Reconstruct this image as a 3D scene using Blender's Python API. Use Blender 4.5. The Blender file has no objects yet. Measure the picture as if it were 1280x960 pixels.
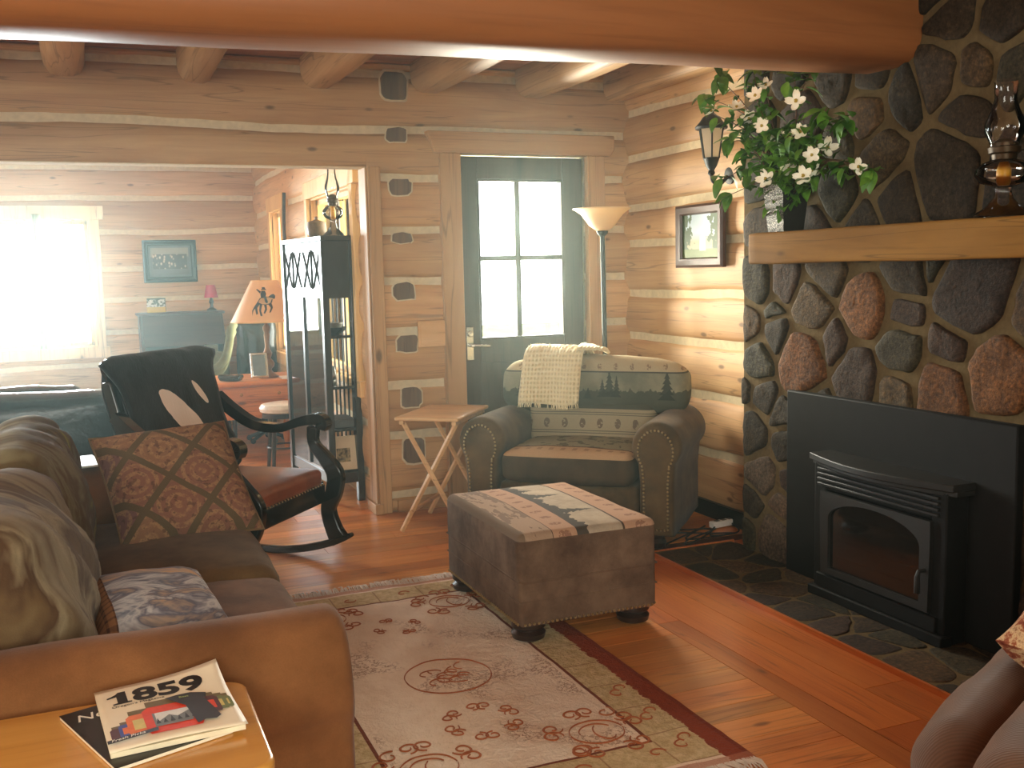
import bpy, math, random, mathutils
from mathutils import Vector, Matrix, noise
R = math.radians
rnd = random.Random(11)
scn = bpy.context.scene
COL = scn.collection
PI = math.pi

# ---------------------------------------------------------------- mesh builder
def T(x, y, z): return Matrix.Translation((x, y, z))
def RX(a): return Matrix.Rotation(a, 4, 'X')
def RY(a): return Matrix.Rotation(a, 4, 'Y')
def RZ(a): return Matrix.Rotation(a, 4, 'Z')
def n3(x, y, z): return noise.noise(Vector((x, y, z)))
def frame(o, x, y, z):
    m = Matrix.Identity(4)
    for i, v in enumerate((x, y, z)):
        for j in range(3): m[j][i] = v[j]
    for j in range(3): m[j][3] = o[j]
    return m

ROOTM = {}

class MB:
    def __init__(s): s.V = []; s.F = []; s.MI = []; s.C = []; s.hascol = False
    def add(s, vs, fs, m=0, M=None, col=None):
        b = len(s.V)
        for v in vs:
            v = Vector(v)
            s.V.append(M @ v if M else v)
            s.C.append(col if col else (1, 1, 1, 1))
        if col: s.hascol = True
        for f in fs:
            s.F.append([b + i for i in f]); s.MI.append(m)
        return s
    def box(s, x0, y0, z0, x1, y1, z1, m=0, M=None, col=None):
        vs = [(x, y, z) for x in (x0, x1) for y in (y0, y1) for z in (z0, z1)]
        return s.add(vs, [(0, 1, 3, 2), (4, 6, 7, 5), (0, 4, 5, 1), (2, 3, 7, 6), (0, 2, 6, 4), (1, 5, 7, 3)], m, M, col)
    def rbox(s, c, size, r=.02, n=6, q=3, puff=(0, 0, 0), wr=0, wf=6, seed=0, m=0, M=None, shape=None):
        h = [a / 2 for a in size]
        r = min(r, min(h) * .98)
        ax = []
        for a in h:
            i = a - r
            l = [-a + r * k / q for k in range(q)] + [-i + 2 * i * k / n for k in range(n + 1)] + [i + r * k / q for k in range(1, q + 1)]
            ax.append(l)
        idx = {}; vs = []; fs = []
        def vert(i, j, k):
            if (i, j, k) in idx: return idx[(i, j, k)]
            p = Vector((ax[0][i], ax[1][j], ax[2][k]))
            cc = Vector([max(-(h[a] - r), min(h[a] - r, p[a])) for a in range(3)])
            d = p - cc
            if d.length > 1e-9: d = d.normalized() * r
            p = cc + d
            u = [p[a] / h[a] for a in range(3)]
            o = Vector((0, 0, 0))
            for a in range(3):
                if puff[a]:
                    b1, b2 = [x for x in range(3) if x != a]
                    o[a] += puff[a] * u[a] * max(0, 1 - u[b1] ** 2) * max(0, 1 - u[b2] ** 2)
            p = p + o
            if wr:
                w = noise.noise_vector(Vector((p.x * wf + seed * 7.3, p.y * wf, p.z * wf))) + .5 * noise.noise_vector(Vector((p.x * wf * 2.3 + seed, p.y * wf * 2.3, p.z * wf * 2.3)))
                p = p + w * wr
            if shape: p = shape(p, u)
            idx[(i, j, k)] = len(vs); vs.append(p + Vector(c)); return idx[(i, j, k)]
        N = [len(a) - 1 for a in ax]
        for a in range(3):
            b1, b2 = [(1, 2), (2, 0), (0, 1)][a]
            for side in (0, N[a]):
                for i in range(N[b1]):
                    for j in range(N[b2]):
                        def g(i_, j_):
                            t = [0, 0, 0]; t[a] = side; t[b1] = i_; t[b2] = j_
                            return vert(*t)
                        f = [g(i, j), g(i + 1, j), g(i + 1, j + 1), g(i, j + 1)]
                        fs.append(f if side else f[::-1])
        return s.add(vs, fs, m, M)
    def tube(s, pts, rad, n=10, m=0, M=None, flat=1.0, cap=True, col=None):
        pts = [Vector(p) for p in pts]
        L = len(pts)
        rs = rad if isinstance(rad, (list, tuple)) else [rad] * L
        vs = []; fs = []
        t = (pts[1] - pts[0]).normalized()
        a = Vector((0, 0, 1)) if abs(t.z) < .9 else Vector((1, 0, 0))
        u = t.cross(a).normalized()
        for i in range(L):
            t = (pts[min(i + 1, L - 1)] - pts[max(i - 1, 0)]).normalized()
            u = (u - t * u.dot(t)).normalized()
            w = t.cross(u)
            for k in range(n):
                an = 2 * PI * k / n
                vs.append(pts[i] + (u * math.cos(an) * flat + w * math.sin(an)) * rs[i])
        for i in range(L - 1):
            for k in range(n):
                fs.append((i * n + k, i * n + (k + 1) % n, (i + 1) * n + (k + 1) % n, (i + 1) * n + k))
        if cap:
            fs.append(tuple(range(n))[::-1]); fs.append(tuple((L - 1) * n + k for k in range(n)))
        return s.add(vs, fs, m, M, col)
    def lathe(s, prof, n=24, m=0, M=None, cap=True, sq=0):
        vs = []; fs = []
        L = len(prof)
        for (r, z) in prof:
            for k in range(n):
                a = 2 * PI * k / n
                vs.append((r * math.cos(a), r * math.sin(a), z))
        for i in range(L - 1):
            for k in range(n):
                fs.append((i * n + k, i * n + (k + 1) % n, (i + 1) * n + (k + 1) % n, (i + 1) * n + k))
        if cap:
            fs.append(tuple(range(n))[::-1]); fs.append(tuple((L - 1) * n + k for k in range(n)))
        return s.add(vs, fs, m, M)
    def prism(s, poly, z0, z1, m=0, M=None, col=None):
        n = len(poly)
        vs = [(p[0], p[1], z0) for p in poly] + [(p[0], p[1], z1) for p in poly]
        fs = [tuple(range(n))[::-1], tuple(range(n, 2 * n))] + [(i, (i + 1) % n, n + (i + 1) % n, n + i) for i in range(n)]
        return s.add(vs, fs, m, M, col)
    def ball(s, c, r, n=8, m=0, M=None, sc=(1, 1, 1)):
        pr = [(max(1e-4, r * math.sin(PI * k / n)), -r * math.cos(PI * k / n)) for k in range(n + 1)]
        MM = T(*c) @ Matrix.Diagonal((sc[0], sc[1], sc[2], 1))
        return s.lathe(pr, max(6, n + 2), m, (M @ MM) if M else MM)
    def grid(s, fn, nu, nv, m=0, M=None, col=None, close_u=False):
        vs = [fn(i / nu, j / nv) for j in range(nv + 1) for i in range(nu + 1)]
        fs = [(j * (nu + 1) + i, j * (nu + 1) + i + 1, (j + 1) * (nu + 1) + i + 1, (j + 1) * (nu + 1) + i) for j in range(nv) for i in range(nu)]
        return s.add(vs, fs, m, M, col)
    def sheet(s, fn, nu, nv, th, m=0, M=None):
        P = [[Vector(fn(i / nu, j / nv)) for i in range(nu + 1)] for j in range(nv + 1)]
        def nrm(i, j):
            a = P[j][min(i + 1, nu)] - P[j][max(i - 1, 0)]
            b = P[min(j + 1, nv)][i] - P[max(j - 1, 0)][i]
            c = a.cross(b)
            return c.normalized() if c.length > 1e-12 else Vector((0, 0, 1))
        W = nu + 1
        top = [P[j][i] + nrm(i, j) * th / 2 for j in range(nv + 1) for i in range(W)]
        bot = [P[j][i] - nrm(i, j) * th / 2 for j in range(nv + 1) for i in range(W)]
        o = len(top)
        fs = []
        for j in range(nv):
            for i in range(nu):
                a, b, c, d = j * W + i, j * W + i + 1, (j + 1) * W + i + 1, (j + 1) * W + i
                fs.append((a, b, c, d)); fs.append((o + d, o + c, o + b, o + a))
        for i in range(nu):
            fs.append((i, o + i, o + i + 1, i + 1)); k = nv * W
            fs.append((k + i + 1, o + k + i + 1, o + k + i, k + i))
        for j in range(nv):
            a, b = j * W, (j + 1) * W
            fs.append((b, o + b, o + a, a)); a += nu; b += nu
            fs.append((a, o + a, o + b, b))
        return s.add(top + bot, fs, m, M)
    def build(s, name, mats, parent=None, world=False, smooth=40, bevel=0, bseg=2, sub=0):
        if not isinstance(mats, (list, tuple)): mats = [mats]
        V = s.V
        if world and parent is not None:
            inv = ROOTM[parent.name].inverted()
            V = [inv @ v for v in V]
        me = bpy.data.meshes.new(name)
        me.from_pydata([tuple(v) for v in V], [], s.F)
        for mt in mats: me.materials.append(mt)
        me.polygons.foreach_set('material_index', s.MI)
        if s.hascol:
            a = me.color_attributes.new('tone', 'FLOAT_COLOR', 'POINT')
            a.data.foreach_set('color', [c for cc in s.C for c in cc])
        if smooth:
            me.polygons.foreach_set('use_smooth', [True] * len(me.polygons))
            if smooth < 180: me.set_sharp_from_angle(angle=R(smooth))
        me.update()
        o = bpy.data.objects.new(name, me)
        COL.objects.link(o)
        if parent is not None:
            o.parent = parent; ROOTM[o.name] = ROOTM[parent.name]
        if bevel:
            b = o.modifiers.new('edge', 'BEVEL'); b.width = bevel; b.segments = bseg; b.limit_method = 'ANGLE'; b.angle_limit = R(40)
        if sub:
            b = o.modifiers.new('sub', 'SUBSURF'); b.levels = sub; b.render_levels = sub
        return o

def tag(o, label, cat, group=None, kind=None):
    o['label'] = label; o['category'] = cat
    if group: o['group'] = group
    if kind: o['kind'] = kind
    return o
def thing(name, label, cat, loc=(0, 0, 0), rz=0, group=None, kind=None):
    o = bpy.data.objects.new(name, None)
    o.empty_display_size = .1
    COL.objects.link(o)
    o.location = loc; o.rotation_euler = (0, 0, rz)
    ROOTM[o.name] = Matrix.Translation(loc) @ RZ(rz)
    return tag(o, label, cat, group, kind)
def struct(o, label=None, cat=None):
    o['kind'] = 'structure'
    if label: o['label'] = label; o['category'] = cat
    return o
def smoothpath(ctrl, n=8):
    P = [Vector(p) for p in ctrl]
    P = [P[0] * 2 - P[1]] + P + [P[-1] * 2 - P[-2]]
    out = []
    for i in range(1, len(P) - 2):
        for k in range(n):
            t = k / n
            a, b, c, d = P[i - 1], P[i], P[i + 1], P[i + 2]
            out.append(.5 * ((2 * b) + (c - a) * t + (2 * a - 5 * b + 4 * c - d) * t * t + (3 * b - a - 3 * c + d) * t ** 3))
    out.append(P[-2]); return out
def lerp_list(vals, n):
    out = []
    for i in range(n):
        t = i / (n - 1) * (len(vals) - 1); k = min(int(t), len(vals) - 2); f = t - k
        out.append(vals[k] * (1 - f) + vals[k + 1] * f)
    return out

# ---------------------------------------------------------------- materials
def srgb(r, g, b):
    f = lambda c: (c / 255 / 12.92) if c <= 10 else (((c / 255) + .055) / 1.055) ** 2.4
    return (f(r), f(g), f(b), 1)

class E:
    """a value in a node tree, with arithmetic"""
    def __init__(s, nt, sock): s.nt = nt; s.s = sock
    def _m(s, op, *o):
        n = s.nt.nodes.new('ShaderNodeMath'); n.operation = op
        for i, v in enumerate((s,) + o):
            if isinstance(v, E): s.nt.links.new(v.s, n.inputs[i])
            else: n.inputs[i].default_value = v
        return E(s.nt, n.outputs[0])
    def __add__(s, o): return s._m('ADD', o)
    def __radd__(s, o): return s._m('ADD', o)
    def __sub__(s, o): return s._m('SUBTRACT', o)
    def __rsub__(s, o): return (s * -1) + o
    def __mul__(s, o): return s._m('MULTIPLY', o)
    def __rmul__(s, o): return s._m('MULTIPLY', o)
    def __truediv__(s, o): return s._m('DIVIDE', o)
    def lt(s, o): return s._m('LESS_THAN', o)
    def gt(s, o): return s._m('GREATER_THAN', o)
    def mn(s, o): return s._m('MINIMUM', o)
    def mx(s, o): return s._m('MAXIMUM', o)
    def abs(s): return s._m('ABSOLUTE')
    def frac(s): return s._m('FRACT')
    def floor(s): return s._m('FLOOR')
    def sin(s): return s._m('SINE')
    def sqrt(s): return s._m('SQRT')
    def pw(s, o): return s._m('POWER', o)
    def smooth(s, a, b):
        n = s.nt.nodes.new('ShaderNodeMapRange'); n.interpolation_type = 'SMOOTHSTEP'
        s.nt.links.new(s.s, n.inputs[0]); n.inputs[1].default_value = a; n.inputs[2].default_value = b
        return E(s.nt, n.outputs[0])
    def band(s, a, b): return s.gt(a) * s.lt(b)

class Mat:
    def __init__(s, name, rough=.6, spec=.4, metal=0, **kw):
        s.m = bpy.data.materials.new(name); s.m.use_nodes = True
        s.nt = s.m.node_tree; s.b = s.nt.nodes['Principled BSDF']
        s.b.inputs['Roughness'].default_value = rough
        s.b.inputs['Specular IOR Level'].default_value = spec
        s.b.inputs['Metallic'].default_value = metal
        for k, v in kw.items(): s.b.inputs[k.replace('_', ' ')].default_value = v
        tc = s.nt.nodes.new('ShaderNodeTexCoord'); s.obj = tc.outputs['Object']
        sp = s.nt.nodes.new('ShaderNodeSeparateXYZ'); s.nt.links.new(s.obj, sp.inputs[0])
        s.x, s.y, s.z = [E(s.nt, sp.outputs[i]) for i in range(3)]
    def vec(s, x, y, z):
        n = s.nt.nodes.new('ShaderNodeCombineXYZ')
        for i, v in enumerate((x, y, z)):
            if isinstance(v, E): s.nt.links.new(v.s, n.inputs[i])
            else: n.inputs[i].default_value = v
        return n.outputs[0]
    def noise(s, scale=5, detail=4, rough=.55, sc=(1, 1, 1), vec=None, dist=0):
        n = s.nt.nodes.new('ShaderNodeTexNoise'); n.inputs['Scale'].default_value = scale
        n.inputs['Detail'].default_value = detail; n.inputs['Roughness'].default_value = rough; n.inputs['Distortion'].default_value = dist
        if vec is None: vec = s.vec(s.x * sc[0], s.y * sc[1], s.z * sc[2]) if sc != (1, 1, 1) else s.obj
        s.nt.links.new(vec, n.inputs['Vector'])
        return E(s.nt, n.outputs['Fac'])
    def voro(s, scale=5, sc=(1, 1, 1), feature='F1', vec=None, rand=1.0):
        n = s.nt.nodes.new('ShaderNodeTexVoronoi'); n.feature = feature; n.inputs['Scale'].default_value = scale; n.inputs['Randomness'].default_value = rand
        if vec is None: vec = s.vec(s.x * sc[0], s.y * sc[1], s.z * sc[2])
        s.nt.links.new(vec, n.inputs['Vector'])
        return E(s.nt, n.outputs['Distance'])
    def rgb(s, c):
        n = s.nt.nodes.new('ShaderNodeRGB'); n.outputs[0].default_value = c; return n.outputs[0]
    def mix(s, fac, a, b, mode='MIX'):
        n = s.nt.nodes.new('ShaderNodeMix'); n.data_type = 'RGBA'; n.blend_type = mode
        if isinstance(fac, E): s.nt.links.new(fac.s, n.inputs[0])
        else: n.inputs[0].default_value = fac
        for i, v in ((6, a), (7, b)):
            if isinstance(v, tuple): n.inputs[i].default_value = v
            else: s.nt.links.new(v, n.inputs[i])
        return n.outputs[2]
    def ramp(s, fac, stops, const=False):
        n = s.nt.nodes.new('ShaderNodeValToRGB'); cr = n.color_ramp
        if const: cr.interpolation = 'CONSTANT'
        while len(cr.elements) < len(stops): cr.elements.new(.5)
        for e, (p, c) in zip(cr.elements, stops): e.position = p; e.color = c
        s.nt.links.new(fac.s, n.inputs[0]); return n.outputs[0]
    def attr(s, name='tone'):
        n = s.nt.nodes.new('ShaderNodeAttribute'); n.attribute_name = name; return n.outputs['Color']
    def color(s, c):
        if isinstance(c, tuple): s.b.inputs['Base Color'].default_value = c
        else: s.nt.links.new(c, s.b.inputs['Base Color'])
        return s
    def bump(s, h, strength=.3, dist=.01):
        n = s.nt.nodes.new('ShaderNodeBump'); n.inputs['Strength'].default_value = strength; n.inputs['Distance'].default_value = dist
        s.nt.links.new(h.s, n.inputs['Height']); s.nt.links.new(n.outputs[0], s.b.inputs['Normal']); return s
    def roughmap(s, e): s.nt.links.new(e.s, s.b.inputs['Roughness']); return s

def wood(name, c1, c2, grain='X', rough=.55, tone=False, knots=True, k=1.0, spec=.35, dark=None, streak=.5, coat=0):
    M = Mat(name, rough, spec)
    ax = {'X': 0, 'Y': 1, 'Z': 2}[grain]
    lo = [7 * k] * 3; lo[ax] = .7 * k
    fi = [60 * k] * 3; fi[ax] = 2 * k
    a = M.noise(1, 5, .6, tuple(lo), dist=.8)
    b = M.noise(1, 3, .6, tuple(fi))
    col = M.ramp(a, [(.3, c1), (.7, c2)])
    dk = dark or tuple([c * .45 for c in c1[:3]] + [1])
    col = M.mix(b.smooth(.52, .75) * streak, col, dk)
    if knots:
        kn = [7.5 * k] * 3; kn[ax] = 3.2 * k
        v = M.voro(1, tuple(kn))
        col = M.mix((1 - v.smooth(.05, .13)) * .8, col, tuple([c * .3 for c in c1[:3]] + [1]))
        cr = [16 * k] * 3; cr[ax] = .55 * k
        cq = M.noise(1, 2, .5, tuple(cr), dist=.4)
        col = M.mix((1 - (cq - .5).abs().smooth(.0, .012)) * .45, col, tuple([c * .25 for c in c1[:3]] + [1]))
    if tone: col = M.mix(1.0, col, M.attr(), 'MULTIPLY')
    M.color(col); M.bump(a * .6 + b * .4, .25, .006)
    if coat:
        M.b.inputs['Coat Weight'].default_value = coat; M.b.inputs['Coat Roughness'].default_value = .18
    return M.m

def fabric(name, c1, c2, scale=9, rough=.95, bump=.25, fine=260, sheen=.08):
    M = Mat(name, rough, .15)
    M.b.inputs['Sheen Weight'].default_value = sheen
    a = M.noise(scale, 4, .6); f = M.noise(fine, 2, .5)
    col = M.ramp(a, [(.35, c1), (.68, c2)])
    M.color(M.mix(f * .35, col, tuple([c * .55 for c in c1[:3]] + [1]))); M.bump(f, bump, .003)
    return M.m

def plain(name, c, rough=.5, spec=.4, metal=0, var=.12, scale=14, bump=0):
    M = Mat(name, rough, spec, metal)
    a = M.noise(scale, 4, .6)
    M.color(M.ramp(a, [(.3, tuple([x * (1 - var) for x in c[:3]] + [1])), (.7, tuple([min(1, x * (1 + var)) for x in c[:3]] + [1]))]))
    if bump: M.bump(a, bump, .004)
    return M.m

def glass(name, tint=(1, 1, 1, 1), rough=.0):
    m = bpy.data.materials.new(name); m.use_nodes = True; nt = m.node_tree
    nt.nodes.clear()
    o = nt.nodes.new('ShaderNodeOutputMaterial'); mx = nt.nodes.new('ShaderNodeMixShader')
    t = nt.nodes.new('ShaderNodeBsdfTransparent'); g = nt.nodes.new('ShaderNodeBsdfGlossy'); fr = nt.nodes.new('ShaderNodeFresnel')
    t.inputs[0].default_value = tint; g.inputs['Roughness'].default_value = rough; fr.inputs[0].default_value = 1.5
    nt.links.new(fr.outputs[0], mx.inputs[0]); nt.links.new(t.outputs[0], mx.inputs[1]); nt.links.new(g.outputs[0], mx.inputs[2]); nt.links.new(mx.outputs[0], o.inputs[0])
    return m

def translucent(name, c, tr=.6, emit=0, rough=.5):
    M = Mat(name, rough, .4)
    M.color(c)
    nt = M.nt
    t = nt.nodes.new('ShaderNodeBsdfTranslucent'); t.inputs[0].default_value = c
    mx = nt.nodes.new('ShaderNodeMixShader'); mx.inputs[0].default_value = tr
    o = nt.nodes['Material Output']
    nt.links.new(M.b.outputs[0], mx.inputs[1]); nt.links.new(t.outputs[0], mx.inputs[2]); nt.links.new(mx.outputs[0], o.inputs[0])
    return M.m

LOGC1, LOGC2 = srgb(188, 140, 92), srgb(218, 174, 120)
m_logX = wood('log_wood_along_x', LOGC1, LOGC2, 'X', .6, True, streak=.3)
m_logY = wood('log_wood_along_y', LOGC1, LOGC2, 'Y', .6, True, streak=.3)
m_logEnd = wood('log_end_grain', srgb(96, 76, 60), srgb(128, 102, 80), 'Z', .8, False, False, 2)
m_chink = plain('chinking', srgb(214, 196, 160), .9, .1, 0, .1, 30, .3)
m_trimwood = wood('door_casing_pine', srgb(172, 130, 86), srgb(198, 156, 106), 'Z', .5, False, True, .7)
m_trimx = wood('header_casing_pine', srgb(172, 130, 86), srgb(198, 156, 106), 'X', .5, False, True, .7)
m_floor = wood('floor_pine', srgb(184, 104, 46), srgb(220, 146, 76), 'X', .32, True, True, .9, .4, coat=.2)
m_floorY = wood('floor_pine_border', srgb(172, 84, 32), srgb(204, 116, 52), 'Y', .34, True, True, .9, .35, coat=.12)
m_gap = plain('floor_gap', srgb(70, 32, 14), .8)
m_ceil = wood('ceiling_board', srgb(166, 108, 76), srgb(196, 136, 98), 'X', .55, True, False)
m_joist = wood('joist_log', srgb(170, 130, 88), srgb(208, 168, 120), 'Y', .55, True, True, .8)
m_beam = wood('beam_log', srgb(134, 80, 40), srgb(168, 106, 58), 'X', .5, False, False, .6, streak=.25)
m_mantel = wood('mantel_pine', srgb(116, 78, 28), srgb(148, 106, 46), 'Y', .75, False, True, .8, .12, streak=.3)
m_mortar = plain('mortar', srgb(98, 82, 56), .95, .1, 0, .15, 40, .5)
m_black = plain('black_iron', srgb(24, 23, 22), .45, .4)
m_black2 = plain('black_paint', srgb(20, 21, 22), .22, .5)
m_blackgloss = plain('black_lacquer', srgb(16, 15, 15), .12, .6)
m_darkwood = plain('dark_stained_wood', srgb(46, 30, 24), .3, .5, 0, .25, 9)
m_brass = plain('brass', srgb(170, 130, 70), .3, .5, .9)
m_nail = plain('nailhead_brass', srgb(190, 165, 120), .35, .5, .85)
m_glass = glass('clear_glass')
m_white = plain('white_paint', srgb(235, 232, 224), .5)
m_darkwall = plain('shell_wall', srgb(190, 160, 130), .8)

def stone_mat():
    M = Mat('field_stone', .85, .25)
    a = M.noise(60, 4, .75); b = M.noise(9, 3, .6)
    col = M.mix(1.0, M.attr(), M.ramp(a, [(.32, (.3, .29, .27, 1)), (.55, (1, .98, .94, 1)), (.74, (2.1, 1.85, 1.5, 1))]), 'MULTIPLY')
    col = M.mix(1.0, col, M.ramp(b, [(.3, (.72, .7, .7, 1)), (.7, (1.25, 1.2, 1.1, 1))]), 'MULTIPLY')
    M.color(col); M.bump(a + b * .8, .6, .01)
    return M.m
m_stone = stone_mat()
# ================================================================ SETTING
YB = 5.758; XR = 3.19; YF = 10.0; XFR = 1.55; ZC = 2.575; XL = -2.6; YR = -1.6
def segs(L, z0, z1, ops):
    """rectangles (u0,u1,z0,z1) of the band z0..z1 left over by the openings"""
    out = []; u = 0
    hit = sorted([o for o in ops if o[2] < z1 - .004 and o[3] > z0 + .004])
    for (a, b, c, d) in hit:
        if a > u: out.append((u, a, z0, z1))
        if c > z0 + .01: out.append((max(a, 0), min(b, L), z0, c))
        if d < z1 - .01: out.append((max(a, 0), min(b, L), d, z1))
        u = max(u, b)
    if u < L: out.append((u, L, z0, z1))
    return out
def log_wall(name, P0, U, Nn, L, ch, ops, seed, mlog, th=.12, gap=.034, zt=ZC, wave=.02):
    mb = MB(); r = random.Random(seed)
    P0 = Vector((P0[0], P0[1], 0)); U = Vector((U[0], U[1], 0)); Nn = Vector((Nn[0], Nn[1], 0))
    def pt(u, z, d): return P0 + U * u + Nn * d + Vector((0, 0, z))
    zs = sorted(set([0] + [o[2] for o in ops] + [o[3] for o in ops] + [zt]))
    zs = [z for z in zs if 0 <= z <= zt]
    for za, zb in zip(zs[:-1], zs[1:]):                       # chinking core
        for (u0, u1, a, b) in segs(L, za, zb, ops):
            vs = [pt(u, z, d) for u in (u0, u1) for d in (-th, 0) for z in (a, b)]
            mb.add(vs, [(0, 1, 3, 2), (4, 6, 7, 5), (0, 4, 5, 1), (2, 3, 7, 6), (0, 2, 6, 4), (1, 5, 7, 3)], 1, None, (1, 1, 1, 1))
    ed = [0] + list(ch) + [zt]
    for k in range(len(ed) - 1):
        z0, z1 = ed[k], ed[k + 1]
        t = r.uniform(.78, 1.12); w = r.uniform(-.05, .05)
        col = (t * (1 + w * .4), t, t * (1 - w), 1)
        prot = r.uniform(.018, .034)
        for (u0, u1, a, b) in segs(L, z0, z1, ops):
            if b - a < .03: continue
            nu = max(1, int((u1 - u0) / .07)); NV = [0, .04, .12, .3, .5, .7, .88, .96, 1]
            g0 = gap / 2 if a == z0 and z0 > 0 else 0
            g1 = gap / 2 if b == z1 and z1 < zt else 0
            vs = []; fs = []
            for j, v in enumerate(NV):
                for i in range(nu + 1):
                    u = u0 + (u1 - u0) * i / nu
                    lo = a + (g0 + wave * n3(u * .9, z0 * 9, seed) + .006 * n3(u * 6, z0 * 9, seed) if g0 else 0)
                    hi = b - (g1 - wave * n3(u * .9, z1 * 9, seed) + .006 * n3(u * 6, z1 * 5, seed + 3) if g1 else 0)
                    e = abs(2 * v - 1)
                    d = prot * (1 - e ** 4) + .006 * n3(u * 2.2, v * 3 + z0 * 7, seed) - (.012 if v in (0, 1) else 0)
                    vs.append(pt(u, lo + (hi - lo) * v, d))
            W = nu + 1
            for j in range(len(NV) - 1):
                for i in range(nu):
                    fs.append((j * W + i, j * W + i + 1, (j + 1) * W + i + 1, (j + 1) * W + i))
            base = len(vs)
            for side in (0, nu):                              # sawn ends
                for j in range(len(NV)):
                    vs.append(vs[j * W + side] - Nn * (vs[j * W + side] - P0).dot(Nn) - Nn * .02)
            for q, side in enumerate((0, nu)):
                for j in range(len(NV) - 1):
                    o = base + q * len(NV)
                    fs.append((j * W + side, (j + 1) * W + side, o + j + 1, o + j))
            mb.add(vs, fs, 0, None, col)
    return mb.build(name, [mlog, m_chink], smooth=50)

ch_back = [.10, .45, .75, 1.06, 1.35, 1.645, 1.94, 2.21, 2.52]
ch_right = [.03, .35, .673, .965, 1.236, 1.543, 1.77, 2.06, 2.334]
ch_far = [.05, .33, .62, .92, 1.215, 1.50, 1.83, 2.125, 2.40]
ch_fr = [.18, .48, .78, 1.08, 1.36, 1.66, 1.97, 2.27]
OPX = 1.51
struct(log_wall('wall_back', (XL, YB), (1, 0), (0, -1), XR - XL, ch_back, [(-1, OPX - XL, 0, 1.995), (2.065 - XL, 2.892 - XL, 0, 2.082)], 3, m_logX))
struct(log_wall('wall_right', (XR, YR), (0, 1), (-1, 0), YB - YR, ch_right, [], 8, m_logY))
WFAR = (-1.35, .07, .80, 1.935)
struct(log_wall('wall_far_room_back', (XL, YF), (1, 0), (0, -1), XFR - XL, ch_far, [(WFAR[0] - XL, WFAR[1] - XL, WFAR[2], WFAR[3])], 5, m_logX))
W1 = (8.49, 9.02, .75, 1.94); W2 = (6.15, 7.41, .75, 1.935)
struct(log_wall('wall_far_room_right', (XFR, YB + .125), (0, 1), (-1, 0), YF - YB - .125, ch_fr, [(W2[0] - YB - .125, W2[1] - YB - .125, W2[2], W2[3]), (W1[0] - YB - .125, W1[1] - YB - .125, W1[2], W1[3])], 9, m_logY))
WL1 = (2.6, 4.4, 1.1, 2.4); WL2 = (7.1, 8.9, .9, 2.1); WR1 = (-1.9, .9, 1.1, 2.45)  # openings for the unseen windows added to pass fill light
def shell(name, L, ops, to):
    mb = MB(); zs = sorted(set([0, ZC] + [o[2] for o in ops] + [o[3] for o in ops]))
    for za, zb in zip(zs[:-1], zs[1:]):
        for (u0, u1, a, b) in segs(L, za, zb, ops): to(mb, u0, u1, a, b)
    return struct(mb.build(name, m_darkwall))
shell('wall_left', YF - YR, [(WL1[0] - YR, WL1[1] - YR, WL1[2], WL1[3]), (WL2[0] - YR, WL2[1] - YR, WL2[2], WL2[3])], lambda mb, a, b, c, d: mb.box(XL - .15, YR + a, c, XL, YR + b, d))
shell('wall_rear', XR - XL, [(WR1[0] - XL, WR1[1] - XL, WR1[2], WR1[3])], lambda mb, a, b, c, d: mb.box(XL + a, YR - .15, c, XL + b, YR, d))

# dovetailed partition-log ends showing in the strip of wall beside the door
mb = MB()
for i, (x, z, w, h) in enumerate([(1.683, 2.44, .15, .15), (1.69, 2.175, .125, .075), (1.70, 1.883, .13, .085), (1.70, 1.596, .12, .055), (1.703, 1.288, .125, .095), (1.711, .985, .125, .09), (1.724, .668, .12, .11), (1.732, .352, .13, .14)]):
    r = random.Random(i); pts = []
    for k in range(14):
        a = 2 * PI * k / 14 + .2
        cx, sx = math.cos(a), math.sin(a)
        e = .45
        pts.append((x + w / 2 * math.copysign(abs(cx) ** e, cx) + r.uniform(-.006, .006), z + h / 2 * math.copysign(abs(sx) ** e, sx) * (1.15 if sx > 0 else .95) + r.uniform(-.005, .005)))
    out = [(x + (p[0] - x) * 1.14, z + (p[1] - z) * 1.18) for p in pts]
    mb.prism(out, 0, .002, 1, frame((0, YB - .031, 0), Vector((1, 0, 0)), Vector((0, 0, 1)), Vector((0, -1, 0))))
    mb.prism(pts, 0, .006, 0, frame((0, YB - .031, 0), Vector((1, 0, 0)), Vector((0, 0, 1)), Vector((0, -1, 0))))
struct(mb.build('trim_1', [m_logEnd, m_chink], bevel=.002), 'row of dark sawn log ends up the wall strip left of the door', 'log ends')

# floor: boards, border boards by the hearth
mb = MB(); r = random.Random(4)
mb.box(XL, YR, -.1, XR, YF, -.004, 2, None, (1, 1, 1, 1))
def plank(x0, x1, y0, y1, m):
    t = r.uniform(.74, 1.16); w = r.uniform(-.08, .08)
    mb.box(x0 + .0012, y0 + .0012, -.02, x1 - .0012, y1 - .0012, 0, m, None, (t * (1 + w), t, t * (1 - w), 1))
y = YR
while y < YF:
    w = r.choice([.10, .125, .15]); y1 = min(y + w, YF)
    x = XL - r.uniform(0, 1.2); xe = 2.0 if y < YB else XFR
    if y < YB < y1: y1 = YB
    if y >= 4.3 and y < YB: xe = XR
    while x < xe:
        x1 = min(x + r.uniform(.9, 2.3), xe)
        if x1 > XL: plank(max(x, XL), x1, y, y1, 0)
        x = x1
    y = y1
x = 2.0
for w in (.10, .19, .18):
    yy = YR
    while yy < 4.3:
        y1 = min(yy + r.uniform(1.4, 2.6), 4.3); plank(x, x + w, yy, y1, 1); yy = y1
    x += w
plank(2.47, XR, YR, 4.3, 1)
struct(mb.build('floor', [m_floor, m_floorY, m_gap], smooth=0))

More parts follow.
